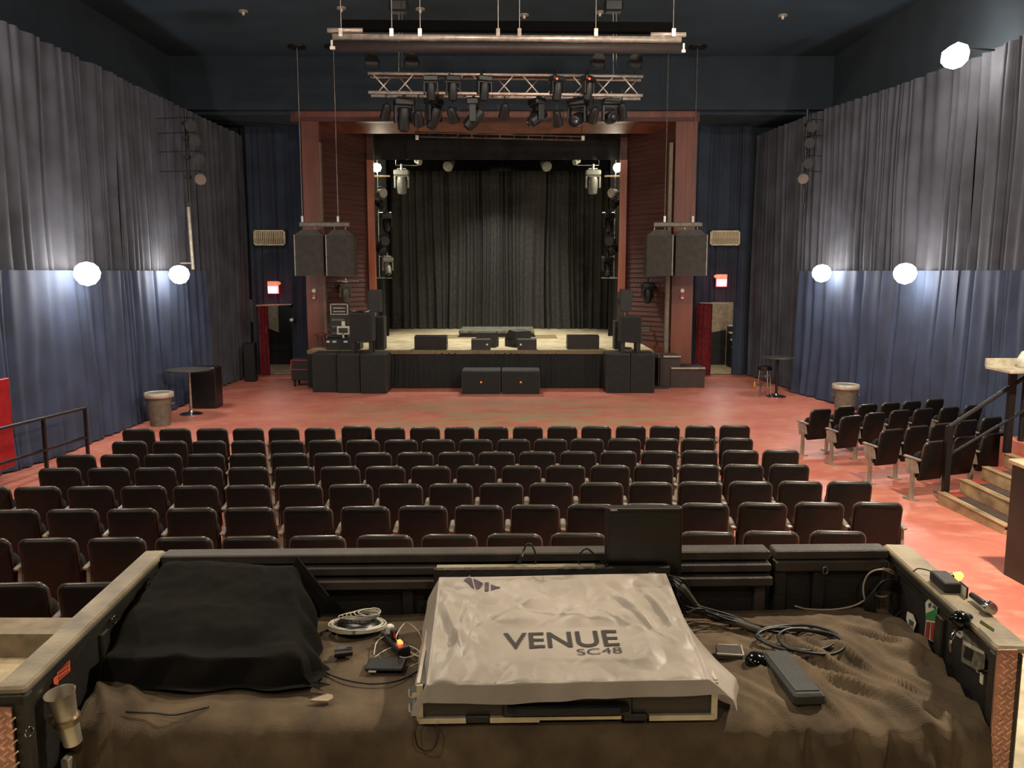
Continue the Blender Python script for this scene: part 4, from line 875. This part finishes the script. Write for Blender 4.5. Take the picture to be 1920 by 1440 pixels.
G().tube([(-.21, -.02, .055), (-.18, -.035, .055), (.18, -.035, .055), (.21, -.02, .055)], .016, 8).build('handle_grip', BLACKP, h)
for z in (.03, .085): g = G(); g.box((-.545, .05, z), (.03, .05, .02)); g.cyl((-.56, .02, z), (-.56, .02, z + .03), .007); g.build('butterfly_latch', CHROME, cs)
G().box((0, CD_ + .01, .135), (CW_, .03, .29)).build('case_back', BLKPAINT, cs)
g = G(); g.box((-.16, CD_ + .01, .285), (.70, .035, .012)); hg = g.build('hinge_strip', mat('hinge_pale_metal', (170, 160, 136), .4, .5), cs)
for k in range(11): G().cyl((-.48 + .062 * k, CD_ - .01, .286), (-.45 + .062 * k, CD_ - .01, .286), .006, n=6).build('hinge_knuckle', STEEL, hg)
G().box((0, .38, .13), (.95, .6, .1), RX(R(8.8))).build('console_body', BLKPAINT, cs)
def ctop(x, y): return .145 + y * .155 + .004 * sin(x * 4)
CV = mat('pale_grey_nylon_cover', (164, 154, 142), .45, col2=(142, 133, 121), scale=3, bump=.12, bscale=40, spec=.35)
def crease(x, y):
    z = 0
    for (px_, py_, qx, qy, a, w_) in ((-.42, .08, -.35, .55, .014, .03), (-.36, .35, -.05, .58, .004, .012), (-.1, .35, .1, .5, .005, .014), (.1, .5, .34, .3, .004, .014), (.24, .58, .36, .34, .016, .028), (.36, .6, .45, .3, .012, .022), (.30, .42, .42, .22, .008, .02), (-.2, .5, .3, .35, .003, .012), (-.3, .18, .3, .12, .004, .02), (.05, .12, .35, .28, .005, .016), (-.46, .5, -.38, .2, .012, .03)):
        dx, dy = qx - px_, qy - py_; L2 = dx * dx + dy * dy; t = max(0, min(1, ((x - px_) * dx + (y - py_) * dy) / L2)); D = math.hypot(x - px_ - t * dx, y - py_ - t * dy)
        z += 1.9 * a * max(0, 1 - D / w_) * sin(pi * (.08 + .84 * t))
    # quilted fold marks, facets
    wn = 1 - .85 * max(0, min(1, (.32 - abs(x)) / .06)) * max(0, min(1, (y - .12) / .05)) * max(0, min(1, (.4 - y) / .05)); z *= wn
    z += .03 * wn * abs(N3(x * 3 + y * 2, y * 4 - x, 31)) + .02 * wn * abs(N3(x * 8, y * 7 + x * 3, 5)) + .003 * wn * abs(N3(x * 17, y * 15 + x * 3, 9))
    z -= .016
    e = max(0, .06 - min(x + .48, .48 - x)) / .06; z += e * .012 * N3(x * 3, y * 14, 8)
    return z
def cmod(x, y, z, s, t, dr):
    if dr == 0: z += crease(x, y) * min(1, min(x + .5, .5 - x) / .03)
    if dr > 0 and x < -.4 and y > .0: x -= .02 * min(1, dr / .1)
    if dr > 0 and x > .4: x += .11 * max(0, 1 - abs(y - .12) / .32) * min(1, dr / .08); 
    if dr > 0 and y < .02: y += .008 * N3(x * 7, 0, 3) * min(1, dr / .04); z += -.012 * max(0, 1 - abs(x + .2) / .3) * min(1, dr / .05) + .015 * max(0, (x - .1)) * min(1, dr / .05)
    return x, y, z
cv, cfn = drape('console_cover', CV, 'pale grey dust cover over the mixing console, lettered VENUE', 'cover', (cx, Yf - .012, TZ + .02), RZC, .99, .73, ctop, (.125, .12, .062, .05), 220, 170, .3, .002, 3, mod=cmod)
def surf(x, y): return ctop(x, y) + crease(x, y) + .002 * (N3(x * 9, y * 9, 3) + .5 * N3(x * 22, y * 22, 5))
def onto(o, sx, sy, ox, oy, rot, lift=.003, cuts=3):
    me = o.data; bm = bmesh.new(); bm.from_mesh(me)
    bmesh.ops.triangulate(bm, faces=bm.faces)
    for _ in range(cuts):
        L = [e for e in bm.edges if (math.hypot((e.verts[0].co.x - e.verts[1].co.x) * sx, (e.verts[0].co.y - e.verts[1].co.y) * sy) > .012)]
        if L: bmesh.ops.subdivide_edges(bm, edges=L, cuts=1); bmesh.ops.triangulate(bm, faces=bm.faces)
    c, s_ = cos(rot), sin(rot)
    for v in bm.verts:
        x, y = v.co.x * sx, v.co.y * sy; X, Y_ = c * x - s_ * y + ox, s_ * x + c * y + oy; v.co = (X, Y_, surf(X, Y_) + lift)
    bm.to_mesh(me); bm.free(); o.parent = cv
INK = mat('black_print', (40, 32, 26), .6); INKP = mat('purple_black_print', (64, 44, 62), .6)
v = text('VENUE', 1, INK, 'lettering', None, .012, 0); xs = [p.co.x for p in v.data.vertices]; ys = [p.co.y for p in v.data.vertices]
cxm = (min(xs) + max(xs)) / 2; cym = (min(ys) + max(ys)) / 2
for p in v.data.vertices: p.co.x -= cxm; p.co.y -= cym
onto(v, .44 / (max(xs) - min(xs)), .102 / (max(ys) - min(ys)), -.003, .270, R(0), cuts=4)
v = text('SC48', 1, INK, 'lettering', None, -.006, 0); xs = [p.co.x for p in v.data.vertices]; ys = [p.co.y for p in v.data.vertices]
cxm = (min(xs) + max(xs)) / 2; cym = (min(ys) + max(ys)) / 2
for p in v.data.vertices: p.co.x -= cxm; p.co.y -= cym
onto(v, .168 / (max(xs) - min(xs)), .036 / (max(ys) - min(ys)), .135, .190, R(1), cuts=4)
for poly in ([(190, 587), (236, 552), (268, 632)], [(258, 572), (330, 595), (284, 637)], [(342, 592), (371, 592), (369, 638), (342, 636)], [(387, 597), (457, 615), (387, 638)]):
    g = G(); pts = []
    for (zx, zy) in poly:
        px, py = 820 + zx / 3.84, 940 + zy / 3.84; w_ = PZ(px, py, TZ + .02 + .145 + .6 * .155); l = w_ - Vector((cx, Yf - .012, 0)); pts.append((l.x * cos(-RZC) - l.y * sin(-RZC), l.x * sin(-RZC) + l.y * cos(-RZC), 0))
    g.add(pts, [tuple(range(len(pts)))]); o = g.build('logo_mark', INKP); onto(o, 1, 1, 0, 0, 0, cuts=3)
# goosenecks, monitor
def loc(x, y, z): return Matrix.Rotation(RZC, 3, 'Z') @ Vector((x, y, z)) + Vector((cx, Yf + .005, TZ + .012))
def arc(pts, n=10):
    out = []; P_ = [Vector(p) for p in pts]; P_ = [P_[0] * 2 - P_[1]] + P_ + [P_[-1] * 2 - P_[-2]]
    for i in range(1, len(P_) - 2):
        for k in range(n):
            t = k / n; a, b, c, d = P_[i - 1:i + 3]; out.append(.5 * ((2 * b) + (c - a) * t + (2 * a - 5 * b + 4 * c - d) * t * t + (3 * b - a - 3 * c + d) * t ** 3))
    out.append(P_[-2]); return out
for i, pts in enumerate((((1004, 1058), (1003, 1035), (994, 1020), (985, 1025), (976, 1050)), ((1086, 1062), (1087, 1040), (1099, 1029), (1113, 1038), (1142, 1066)))):
    t = thing('gooseneck_lamp', 'thin black gooseneck lamp on the case back, %s one' % ('left', 'right')[i], 'lamp'); q = [PY(x, y, 3.56) for x, y in pts]
    G().tube(arc(q), .0042, 6).build('neck', BLACK, t, True); d = (q[-1] - q[-2]).normalized(); G().cyl(q[-1] - d * .02, q[-1] + d * .015, .008).build('lamp_head', BLACK, t)
    if i == 0: G().cyl(q[-1] - d * .045, q[-1] - d * .02, .0055).build('silver_tip', CHROME, t)
    G().cyl(q[0] - Vector((0, 0, .02)), q[0], .009).build('plug', BLACK, t)
Ym = 3.60; a, b = PY(1134, 1080, Ym), PY(1281, 951, Ym)
t = thing('flat_monitor', 'black flat monitor standing behind right end of console', 'monitor', ((a.x + b.x) / 2, Ym, TZ + .012)); H = b.z - a.z; W = b.x - a.x; zb = a.z - TZ - .012
G().pillow(W, H, .045, .014, .008, None, (0, .02, zb + H / 2)).build('bezel', mat('monitor_black', (30, 24, 22), .35), t); G().box((.003, -.003, zb + H / 2 - .004), (W - .035, .006, H - .035)).build('screen', mat('monitor_screen_off', (20, 17, 16), .25), t)
G().box((-W / 2 + .035, -.009, zb + H - .012), (.03, .004, .006)).build('badge', GREY, t); G().box((0, .045, zb * .6), (.06, .04, zb * 1.2), None, .004).build('stand', BLACK, t)
G().box((0, .06, .012), (.22, .14, .02), None, .004).build('foot', BLACK, t)
t = thing('cream_bracket', 'cream metal bracket with cable loop below the monitor', 'bracket', PY(1203, 1087, 3.55)); g = G(); g.box((-.042, 0, .01), (.024, .02, .055)); g.box((.044, 0, .01), (.028, .02, .055)); g.box((0, 0, -.01), (.11, .02, .02)); g.build('plate', mat('cream_plate', (190, 176, 144), .5), t)
G().tube(arc([(-.03, -.015, .04), (-.015, -.02, .015), (.01, -.02, .012), (.03, -.015, .035)], 6), .004, 6).build('cable_loop', BLACK, t)
# --- black cloth over equipment on the left
UC = mat('black_cotton_cloth', (25, 23, 19), .97, spec=.15, col2=(20, 18, 15), scale=5, bump=.4, bscale=260)
def utop(x, y):
    t = y / .59; base = .125 + .165 * max(0, min(1, (t - .15) / .75)); return base + .012 * N3(x * 4, y * 6, 2)
def umod(x, y, z, s, t, dr):
    k = max(0, 1 - y / .5); x += (.20 if x > 0 else -.02) * k * (abs(x) / .4); 
    if x > .3 and dr > 0: x += .04 * sin(pi * min(1, dr / .3)) * (y > .1)
    z += .008 * N3(x * 2 + y * 3, y * 2, 17) + (.045 if y < .3 else .03) * ridge(N3(x * 2.2 + y * 2.5, y * 1.4 - x, 23) * 1.3) * (.4 if dr == 0 else .15)
    if x + ux < wallx(y + uy, 1) + .02: x = wallx(y + uy, 1) + .02 - ux
    y = min(y, FL.y - .02 - uy)
    return x, y, max(z, .012)
ux, uy = -1.255, 3.0
uc, _ = drape('black_dust_cloth', UC, 'black cloth draped over hidden gear at left of booth', 'cloth', (ux, uy, TZ + .01), 0, .60, .59, utop, (.2, .26, .24, .05), 90, 70, .22, .012, 6, floor_z=.012, mod=umod)
tag(G().prism([(0, 0), (.02, -.004), (.07, -.006), (.085, .01), (.08, .028), (.06, .034), (.03, .018)], 0, .008, RX(R(-80))).build('cloth_hem_corner', mat('pale_hem', (176, 156, 130), .8), None, loc=PZ(580, 1312, TZ + .03)), 'pale turned-up corner of lining at the black cloth hem', 'cloth')
g = G(); q = [PY(556, 1044, 3.56), PY(616, 1118, 3.5), PY(600, 1150, 3.5), PY(560, 1130, 3.45), PY(550, 1060, 3.55)]; g.add([p for p in q] + [p + Vector((0, .012, 0)) for p in q], [(0, 1, 2, 3, 4), (9, 8, 7, 6, 5)] + [(i + 5, (i + 1) % 5 + 5, (i + 1) % 5, i) for i in range(5)]); o = g.build('cloth_flap', UC); o.parent = uc; o.matrix_parent_inverse = Matrix.Translation(uc.location).inverted()
# --- things on the left side: cables, power strip, tablet
WC = mat('white_cable', (200, 194, 178), .45); BC = mat('black_cable', (20, 19, 18), .45); TCZ = TZ + .022
def onT(px, py, dz=0): return PZ(px, py, TCZ + dz)
def cable(name, label, pts, r, m, cat='cable', n=8):
    return tag(G().tube(arc(pts, n), r, 6).build(name, m, None, True), label, cat)
t = thing('cable_coil', 'coil of white cable on a dark spool left of console', 'cable', onT(670, 1180)); 
g = G(); rnd = random.Random(3)
for k in range(9):
    rr = .125 - .006 * (k % 4); z = .012 + .007 * (k // 3); g.tube([(rr * cos(R(a)) * (1 + .03 * rnd.random()), rr * .62 * sin(R(a)), z + .003 * rnd.random()) for a in range(0, 360, 20)], .0042, 5, True)
tag(g.build('coiled_cable', WC, t, True), kind='stuff')
g = G()
for k in range(6): g.tube([((.09 - .008 * k) * cos(R(a)) + .01 * k, .03 + .04 * sin(R(a)), .045 + .004 * k + .006 * rnd.random()) for a in range(0, 360, 24)], .0025, 5, True)
tag(g.build('loose_turns', WC, t, True), kind='stuff')
G().lathe([(.0, 0), (.09, 0), (.09, .03), (.03, .035), (0, .035)], (0, .01, 0), 20).build('spool', BLACKP, t, True)
t = thing('power_strip', 'black power strip with glowing red switch left of console', 'power strip', onT(742, 1215), R(-60)); G().box((0, 0, .02), (.2, .055, .04), None, .006).build('housing', BLACKP, t)
for k in (-.06, -.02): G().cyl((k, 0, .038), (k, 0, .043), .014).build('socket', BLACK, t)
G().box((.045, 0, .043), (.03, .018, .012)).build('lit_switch', mat('red_switch_lit', (255, 70, 30), .4, emit=12), t)
for i, (px, py, dd) in enumerate(((745, 1190, .05), (733, 1203, .05))): G().box((-.06 + .05 * i, 0, .06), (.03, .03, .04), None, .005).build('adapter_plug', BLACKP if i else WHITE, t)
cable('charging_cable', 'white cable arching from the power strip to console side', [onT(744, 1205, .055), onT(744, 1190, .09), onT(762, 1168, .08), onT(785, 1185, .05), onT(792, 1210, .01), onT(778, 1228, .008), onT(752, 1232, .008), onT(736, 1212, .02), onT(726, 1196, .03)], .0028, WC)
cable('charging_cable', 'white cable running across to the black tablet', [onT(703, 1232, .01), onT(725, 1218, .012), onT(755, 1210, .015), onT(782, 1218, .01), onT(790, 1238, .008), onT(770, 1250, .01)], .0028, WC)
cable('charging_cable', 'short white cable looping behind the black tablet', [onT(701, 1228, .01), onT(706, 1205, .02), onT(722, 1193, .03), onT(730, 1200, .03)], .0026, WC)
cable('yellowed_cable', 'thick yellowed cable end near left side of console', [onT(763, 1216, .01), onT(774, 1226, .01), onT(792, 1234, .01)], .0045, mat('yellowed_cable', (190, 160, 110), .5))
cable('black_cable', 'black cable curving on brown cloth below the tablet', [onT(612, 1262), onT(650, 1275), onT(700, 1282), onT(750, 1275), onT(790, 1255)], .004, BC)
cable('black_cable', 'black cable lying over brown cloth at front left', [onT(236, 1335), onT(290, 1362 - 25), onT(330, 1340), onT(392, 1325)], .0035, BC)
t = thing('tablet', 'black glossy tablet lying on brown cloth left of console', 'tablet', onT(724, 1250), R(-2)); G().box((0, 0, .008), (.155, .10, .014), None, .005).build('body', mat('tablet_black', (14, 16, 16), .4, spec=.2), t); G().box((-.045, -.056, .006), (.03, .002, .006)).build('marking', WHITE, t)
t = thing('black_connector', 'black plug with chrome ring beside the dust cloth', 'connector', onT(650, 1232)); G().cyl((-.05, 0, .015), (.02, .02, .015), .018).build('shell', BLACKP, t); G().cyl((.0, .012, .033), (.02, .012, .033), .007).build('ring', CHROME, t); G().box((-.02, .04, .012), (.06, .04, .02), None, .005).build('body', BLACKP, t)
# --- right side: cable bundle, loops, bar, ball
rnd = random.Random(9)
for i in range(9):
    o = [rnd.uniform(-1, 1) for _ in range(8)]
    pts = [PY(1250 + 3 * i, 1078 + 2 * i, 3.54), PY(1285 + 8 * o[0], 1090 + 8 * i, 3.5) , onT(1310 + 6 * o[1], 1140 + 5 * o[2], .05 + .006 * i), onT(1370 + 8 * o[3], 1160 + 6 * o[4], .02 + .006 * (i % 4)), onT(1440 + 10 * o[5], 1178 + 6 * o[6], .008 + .005 * (i % 3)), onT(1500 + 30 * o[7], 1185 + 8 * o[0], .008)]
    cable('signal_cable', 'black signal cable in the bundle leaving console to the right', pts, .0045, BC)['group'] = 'cables in the console bundle'
tag(G().tube(arc([PY(1278, 1100, 3.48), onT(1320, 1150, .03), onT(1380, 1168, .02), onT(1425, 1182, .015)]), .016, 8).build('multicore_cable', mat('grey_braided_sleeve', (74, 66, 52), .7, bump=.6, bscale=200), None, True), 'thick grey braided multicore running right from console', 'cable')
for i, (c0, c1, rx, ry) in enumerate(((1500, 1200, .17, .12), (1490, 1203, .16, .11), (1518, 1207, .13, .12))):
    c = onT(c0, c1, .02 + .008 * i); g = G(); g.tube([(c.x + rx * cos(R(a)) * (1 + .05 * sin(R(a * 3 + 50 * i))), c.y + ry * sin(R(a)), c.z + .012 * N3(cos(R(a)), sin(R(a)), i) + .012) for a in range(0, 360, 12)], .007, 7, True)
    tag(g.build('cable_loop', BC, None, True), 'black cable loop on brown cloth at right, %s' % ('widest one', 'inner one', 'rightmost one')[i], 'cable', 'black cable loops')
zt = Vector((0, 0, .05)); t = thing('slim_speaker_bar', 'dark grey rectangular bar lying on cloth right of console', 'bar', onT(1486, 1284, .0), R(-71)); 
p0, p1 = onT(1450, 1243), onT(1518, 1330); L = (p1 - p0).length; t.location = (p0 + p1) / 2 + Vector((0, 0, .012)); t.rotation_euler = (0, 0, math.atan2(p1.y - p0.y, p1.x - p0.x))
G().box((0, 0, .022), (L, .115, .045), None, .008).build('body', mat('bar_dark_grey', (44, 44, 43), .55, bump=.2), t); G().box((.0, 0, .0465), (L - .05, .09, .003)).build('top_inset', mat('bar_inset', (50, 50, 48), .7, bump=.3), t)
t = thing('trackball', 'shiny black ball shaped mouse beside the grey bar', 'mouse', onT(1418, 1252, .0)); G().lathe([(.025, 0), (.045, .012), (.045, .035), (.03, .055), (0, .062)], n=20).build('ball', mat('gloss_black', (12, 12, 12), .12), t, True); G().box((.04, -.005, .018), (.05, .04, .03), None, .006).build('bracket', BLACKP, t)
t = thing('case_corner_box', 'dark slab with pale metal edges behind right of console', 'case', onT(1367, 1228), R(-8)); G().box((0, 0, .012), (.10, .085, .024)).build('body', CASE, t); G().box((.052, 0, .024), (.006, .09, .006)).build('edge', EDG, t); G().box((0, -.044, .022), (.11, .006, .006)).build('edge', EDG, t); G().box((0, .044, .022), (.08, .006, .006)).build('edge', EDG, t)
cable('small_cable', 'thin black cable hanging from left end of console case', [PY(783, 1352, 2.74), PY(778, 1375, 2.71), PY(784, 1400, 2.70), PY(800, 1408, 2.70), PY(815, 1400, 2.70), PY(823, 1375, 2.72), PY(818, 1358, 2.74)], .0028, BC)
# white cable loops on the right of the back wall
def bw(px, py, inn=.0): # point on inner face of back wall
    n = Vector((-(FR - FL).y, (FR - FL).x, 0)).normalized(); d = ray(px, py); o = Vector((0, 0, CH)); base = FL + n * (-.03 - inn); k = (base - o).dot(n) / d.dot(n); return o + d * k
cable('white_cable_loop', 'white cable looped on a hook at back right of booth', [bw(1490, 1136), bw(1515, 1142), bw(1560, 1143), bw(1600, 1136), bw(1630, 1120), bw(1650, 1105), bw(1640, 1115, .02), bw(1660, 1118), bw(1682, 1100), bw(1678, 1080), bw(1655, 1068), bw(1630, 1075), bw(1619, 1098), bw(1622, 1125), bw(1635, 1150), bw(1655, 1172), bw(1680, 1168), bw(1702, 1155, .02), bw(1708, 1130), bw(1696, 1105), bw(1675, 1072), bw(1655, 1066)], .0045, mat('beige_cable', (176, 160, 138), .45))
g = G(); c = bw(1660, 1120, .03)
for k in range(8): g.tube([c + Vector(((.07 + .004 * k) * cos(R(a)), .004 * k - .03, (.1 - .004 * k) * sin(R(a)) - .005 * k)) for a in range(0, 360, 20)], .005, 5, True)
tag(tag(g.build('hanging_cable_coil', BC, None, True), 'black cables coiled on a hook at the back right corner', 'cable'), kind='stuff')
for px, py, lb in ((1546, 1068, 'small chrome ring on the right back panel'), ):
    c = bw(px, py, -.02); tag(G().tube([c + Vector((.012 * cos(R(a)), -.01, .017 * sin(R(a)))) for a in range(0, 360, 30)], .003, 6, True).build('ring_pull', CHROME, None, True), lb, 'ring')
# stickers and fittings on the side walls
def wp(left, px, py, out=0.0):
    a, b = (NL, FL) if left else (NR, FR); d = (b - a).normalized(); n = Vector((-d.y, d.x, 0)) * (1 if left else 1); 
    n = Vector((d.y, -d.x, 0)) if left else Vector((-d.y, d.x, 0))     # towards the inside of the booth
    base = a - n * (.021 - out); r_ = ray(px, py); o = Vector((0, 0, CH)); k = (base - o).dot(n) / r_.dot(n); return o + r_ * k
def sticker(name, label, left, quad, m, parts=()):
    t = thing(name, label, 'sticker'); 
    def q(poly, m_, nm, o_):
        A = [wp(left, x, y, o_) for x, y in poly]; B = [wp(left, x, y, o_ - .003) for x, y in poly]; n = len(A)
        G().add(A + B, [tuple(range(n)), tuple(range(2 * n - 1, n - 1, -1))] + [(i + n, (i + 1) % n + n, (i + 1) % n, i) for i in range(n)]).build(nm, m_, t)
    q(quad, m, 'sheet', .004)
    for k, (poly, m_, nm) in enumerate(parts): q(poly, m_, nm, .006 + .0005 * k)
    return t
OS = mat('orange_sticker', (226, 104, 60), .6); WS = mat('white_sticker', (214, 208, 190), .5); GS = mat('green_print', (50, 130, 62), .6); RS = mat('dark_red_print', (150, 44, 36), .6)
sticker('orange_sticker', 'orange rectangular sticker on inside of left booth wall', True, [(107, 1253), (131, 1236), (132, 1258), (110, 1277), (109, 1284), (101, 1283), (100, 1272), (107, 1266)], OS, [([(110, 1256), (129, 1242), (129, 1245), (110, 1259)], RS, 'print'), ([(111, 1262), (129, 1249), (129, 1252), (111, 1265)], RS, 'print'), ([(111, 1270), (130, 1256), (130, 1258), (111, 1273)], RS, 'print')])
sticker('white_tape', 'short strip of white tape on inside of left booth wall', True, [(80, 1282), (101, 1262), (102, 1265), (82, 1286)], WS)
sticker('tall_sticker', 'tall sticker, white top, green middle and red lower band', False, [(1735, 1130), (1741, 1123), (1752, 1127), (1759, 1138), (1757, 1152), (1755, 1163), (1750, 1204), (1733, 1194), (1736, 1163)], WS, [([(1736, 1150), (1745, 1146), (1758, 1140), (1757, 1155), (1754, 1165), (1736, 1161)], GS, 'print'), ([(1737, 1166), (1744, 1166), (1741, 1198), (1734, 1193)], RS, 'print'), ([(1746, 1166), (1753, 1168), (1749, 1202), (1744, 1199)], RS, 'print'), ([(1740, 1132), (1745, 1130), (1745, 1136), (1741, 1139)], mat('grey_print', (80, 80, 80), .6), 'print'), ([(1749, 1134), (1754, 1137), (1753, 1142), (1748, 1139)], mat('grey_print', (80, 80, 80), .6), 'print')])
PO = mat('grey_photo_print', (120, 116, 100), .4, col2=(70, 68, 58), scale=30)
sticker('poster_sticker', 'large grey picture sticker on inside of right booth wall', False, [(1806, 1174), (1849, 1205), (1846, 1252), (1840, 1262), (1802, 1240)], PO, [([(1806, 1200), (1845, 1222), (1845, 1228), (1806, 1208)], WS, 'print'), ([(1810, 1212), (1824, 1220), (1820, 1240), (1806, 1232)], BLACKP, 'print')])
sticker('oval_sticker', 'small oval white sticker above the large picture sticker', False, [(1791, 1180), (1796, 1171), (1804, 1178), (1806, 1192), (1801, 1197), (1793, 1191)], WS, [([(1795, 1182), (1801, 1186), (1800, 1189), (1794, 1185)], mat('grey_print', (80, 80, 80), .6), 'print')])
sticker('torn_sticker', 'torn pale sticker low at the back of right booth wall', False, [(1701, 1146), (1712, 1152), (1718, 1168), (1712, 1188), (1704, 1178), (1699, 1160)], WS, [([(1704, 1160), (1713, 1166), (1711, 1174), (1704, 1170)], mat('grey_print', (80, 80, 80), .6), 'print')])
sticker('green_label', 'faded yellow green label on the right rail face', False, [(1839, 1162), (1865, 1180), (1863, 1186), (1836, 1168)], mat('yellow_green_label', (120, 124, 62), .6))
for px, py, left, lb in ((1842, 1258, False, 'small latch with pale tag on right booth wall'),):
    c = wp(left, px, py, .01); t = thing('wall_latch', lb, 'latch', c); G().cyl((-.02, 0, 0), (.02, 0, 0), .007).build('pin', CHROME, t); G().box((0, 0, -.03), (.006, .02, .04), None, .002).build('tag', WS, t)
for px, py in ((215, 1162), (55, 1372)):
    c = wp(True, px, py, .02); tag(G().tube([c + Vector((.004 * cos(R(a)), .016 * cos(R(a)), .016 * sin(R(a)))) for a in range(0, 360, 30)], .0028, 6, True).build('ring_pull', CHROME, None, True), 'chrome ring pull on inside of left booth wall, %s' % ('far one' if px > 100 else 'near one'), 'ring')
# steel cup in its holder, left wall
ct, cb = wp(True, 115, 1306, .075), wp(True, 135, 1392, .075); ct.x = cb.x = ct.x + .0; 
ax = (ct - cb); ax.x += -.0; t = thing('steel_cup', 'stainless steel tumbler in a ring holder on left booth wall', 'cup', cb); Hc = ct.z - cb.z; q = Vector((-.1, -.12, 1)).to_track_quat('Z', 'Y').to_matrix()
g = G(); g.lathe([(.0, .0), (.030, .0), (.036, Hc * .55), (.047, Hc), (.050, Hc + .003), (.045, Hc), (.034, Hc * .55), (.028, .01), (0, .01)], n=28, rot=q); g.build('tumbler', mat('cup_steel', (225, 215, 195), .38, .75), t, True, auto=50)
g = G(); g.lathe([(.038, Hc * .42), (.043, Hc * .42), (.044, Hc * .52), (.039, Hc * .52)], n=24, rot=q); g.box((-.05, 0, Hc * .45), (.05, .02, .02)); g.build('ring_holder', mat('holder_brass_grey', (160, 144, 110), .3, .8), t, True, auto=40)
c = wp(True, 128, 1425, .03); t = thing('wall_switch_box', 'pale metal box at the bottom left on booth wall', 'box', c); G().box((0, 0, -.03), (.03, .05, .09), None, .004).build('housing', mat('pale_metal_box', (170, 168, 148), .35, .5), t); G().cyl((0, -.02, .015), (.01, -.035, .03), .006).build('switch', CHROME, t)
# right rail objects
def onR(px, py, dz=0): return PZ(px, py, RZT + dz)
rd = (NR - FR).normalized(); ra = math.atan2(rd.y, rd.x)
t = thing('black_power_supply', 'black box with white label standing on the right rail', 'power supply', onR(1772, 1100), ra); t.location.z = RZT
G().box((0, .0, .022), (.15, .07, .044), None, .005).build('body', BLKPAINT, t); G().box((.085, .035, .02), (.075, .004, .05)).build('label_frame', BLACKP, t); G().box((.085, .032, .02), (.062, .004, .038)).build('label', WS, t)
t = thing('amber_lamp', 'small glowing amber lamp behind the black box on rail', 'lamp', onR(1786, 1086)); t.location.z = RZT
G().lathe([(.018, .0), (.022, .02), (.012, .045), (0, .05)], n=14, rot=RY(R(60))).build('bulb', mat('amber_glass_lit', (255, 170, 70), .3, emit=3.5), t, True); G().cyl((-.03, 0, .01), (0, 0, .012), .016).build('socket', BLACKP, t)
cable('rail_cable', 'black cable arching over the far end of right rail', [onR(1712, 1072, 0), onR(1722, 1066, .02), onR(1742, 1070, .02), onR(1762, 1080, .01)], .003, BC)
t = thing('torch', 'black and chrome torch lying on the right rail', 'torch', onR(1838, 1138), ra + R(3)); t.location.z = RZT + .022
M = RY(pi / 2); G().lathe([(0, -.07), (.012, -.068), (.014, .03), (.022, .05), (.024, .075), (0, .076)], n=16, rot=M).build('body', BLACKP, t, True, auto=40); G().lathe([(.0245, .045), (.026, .05), (.026, .072), (.0245, .078), (0, .079)], n=16, rot=M).build('chrome_head', CHROME, t, True, auto=40)
t = thing('clamp_lamp', 'black clamp lamp with shiny shade hooked on right rail', 'lamp', onR(1815, 1160, 0)); t.location.z = RZT - .02; t.location.x -= .045
G().lathe([(.018, .0), (.034, .02), (.036, .05), (.02, .07), (0, .075)], n=18, rot=RX(R(50))).build('shade', mat('gloss_black', (12, 12, 12), .12), t, True); G().box((.03, .01, .01), (.07, .03, .05), None, .006).build('clamp', BLACKP, t); G().tube(arc([(0, -.02, 0), (-.03, -.03, -.05), (-.02, -.02, -.1)], 6), .006, 6).build('stem', CHROME, t)
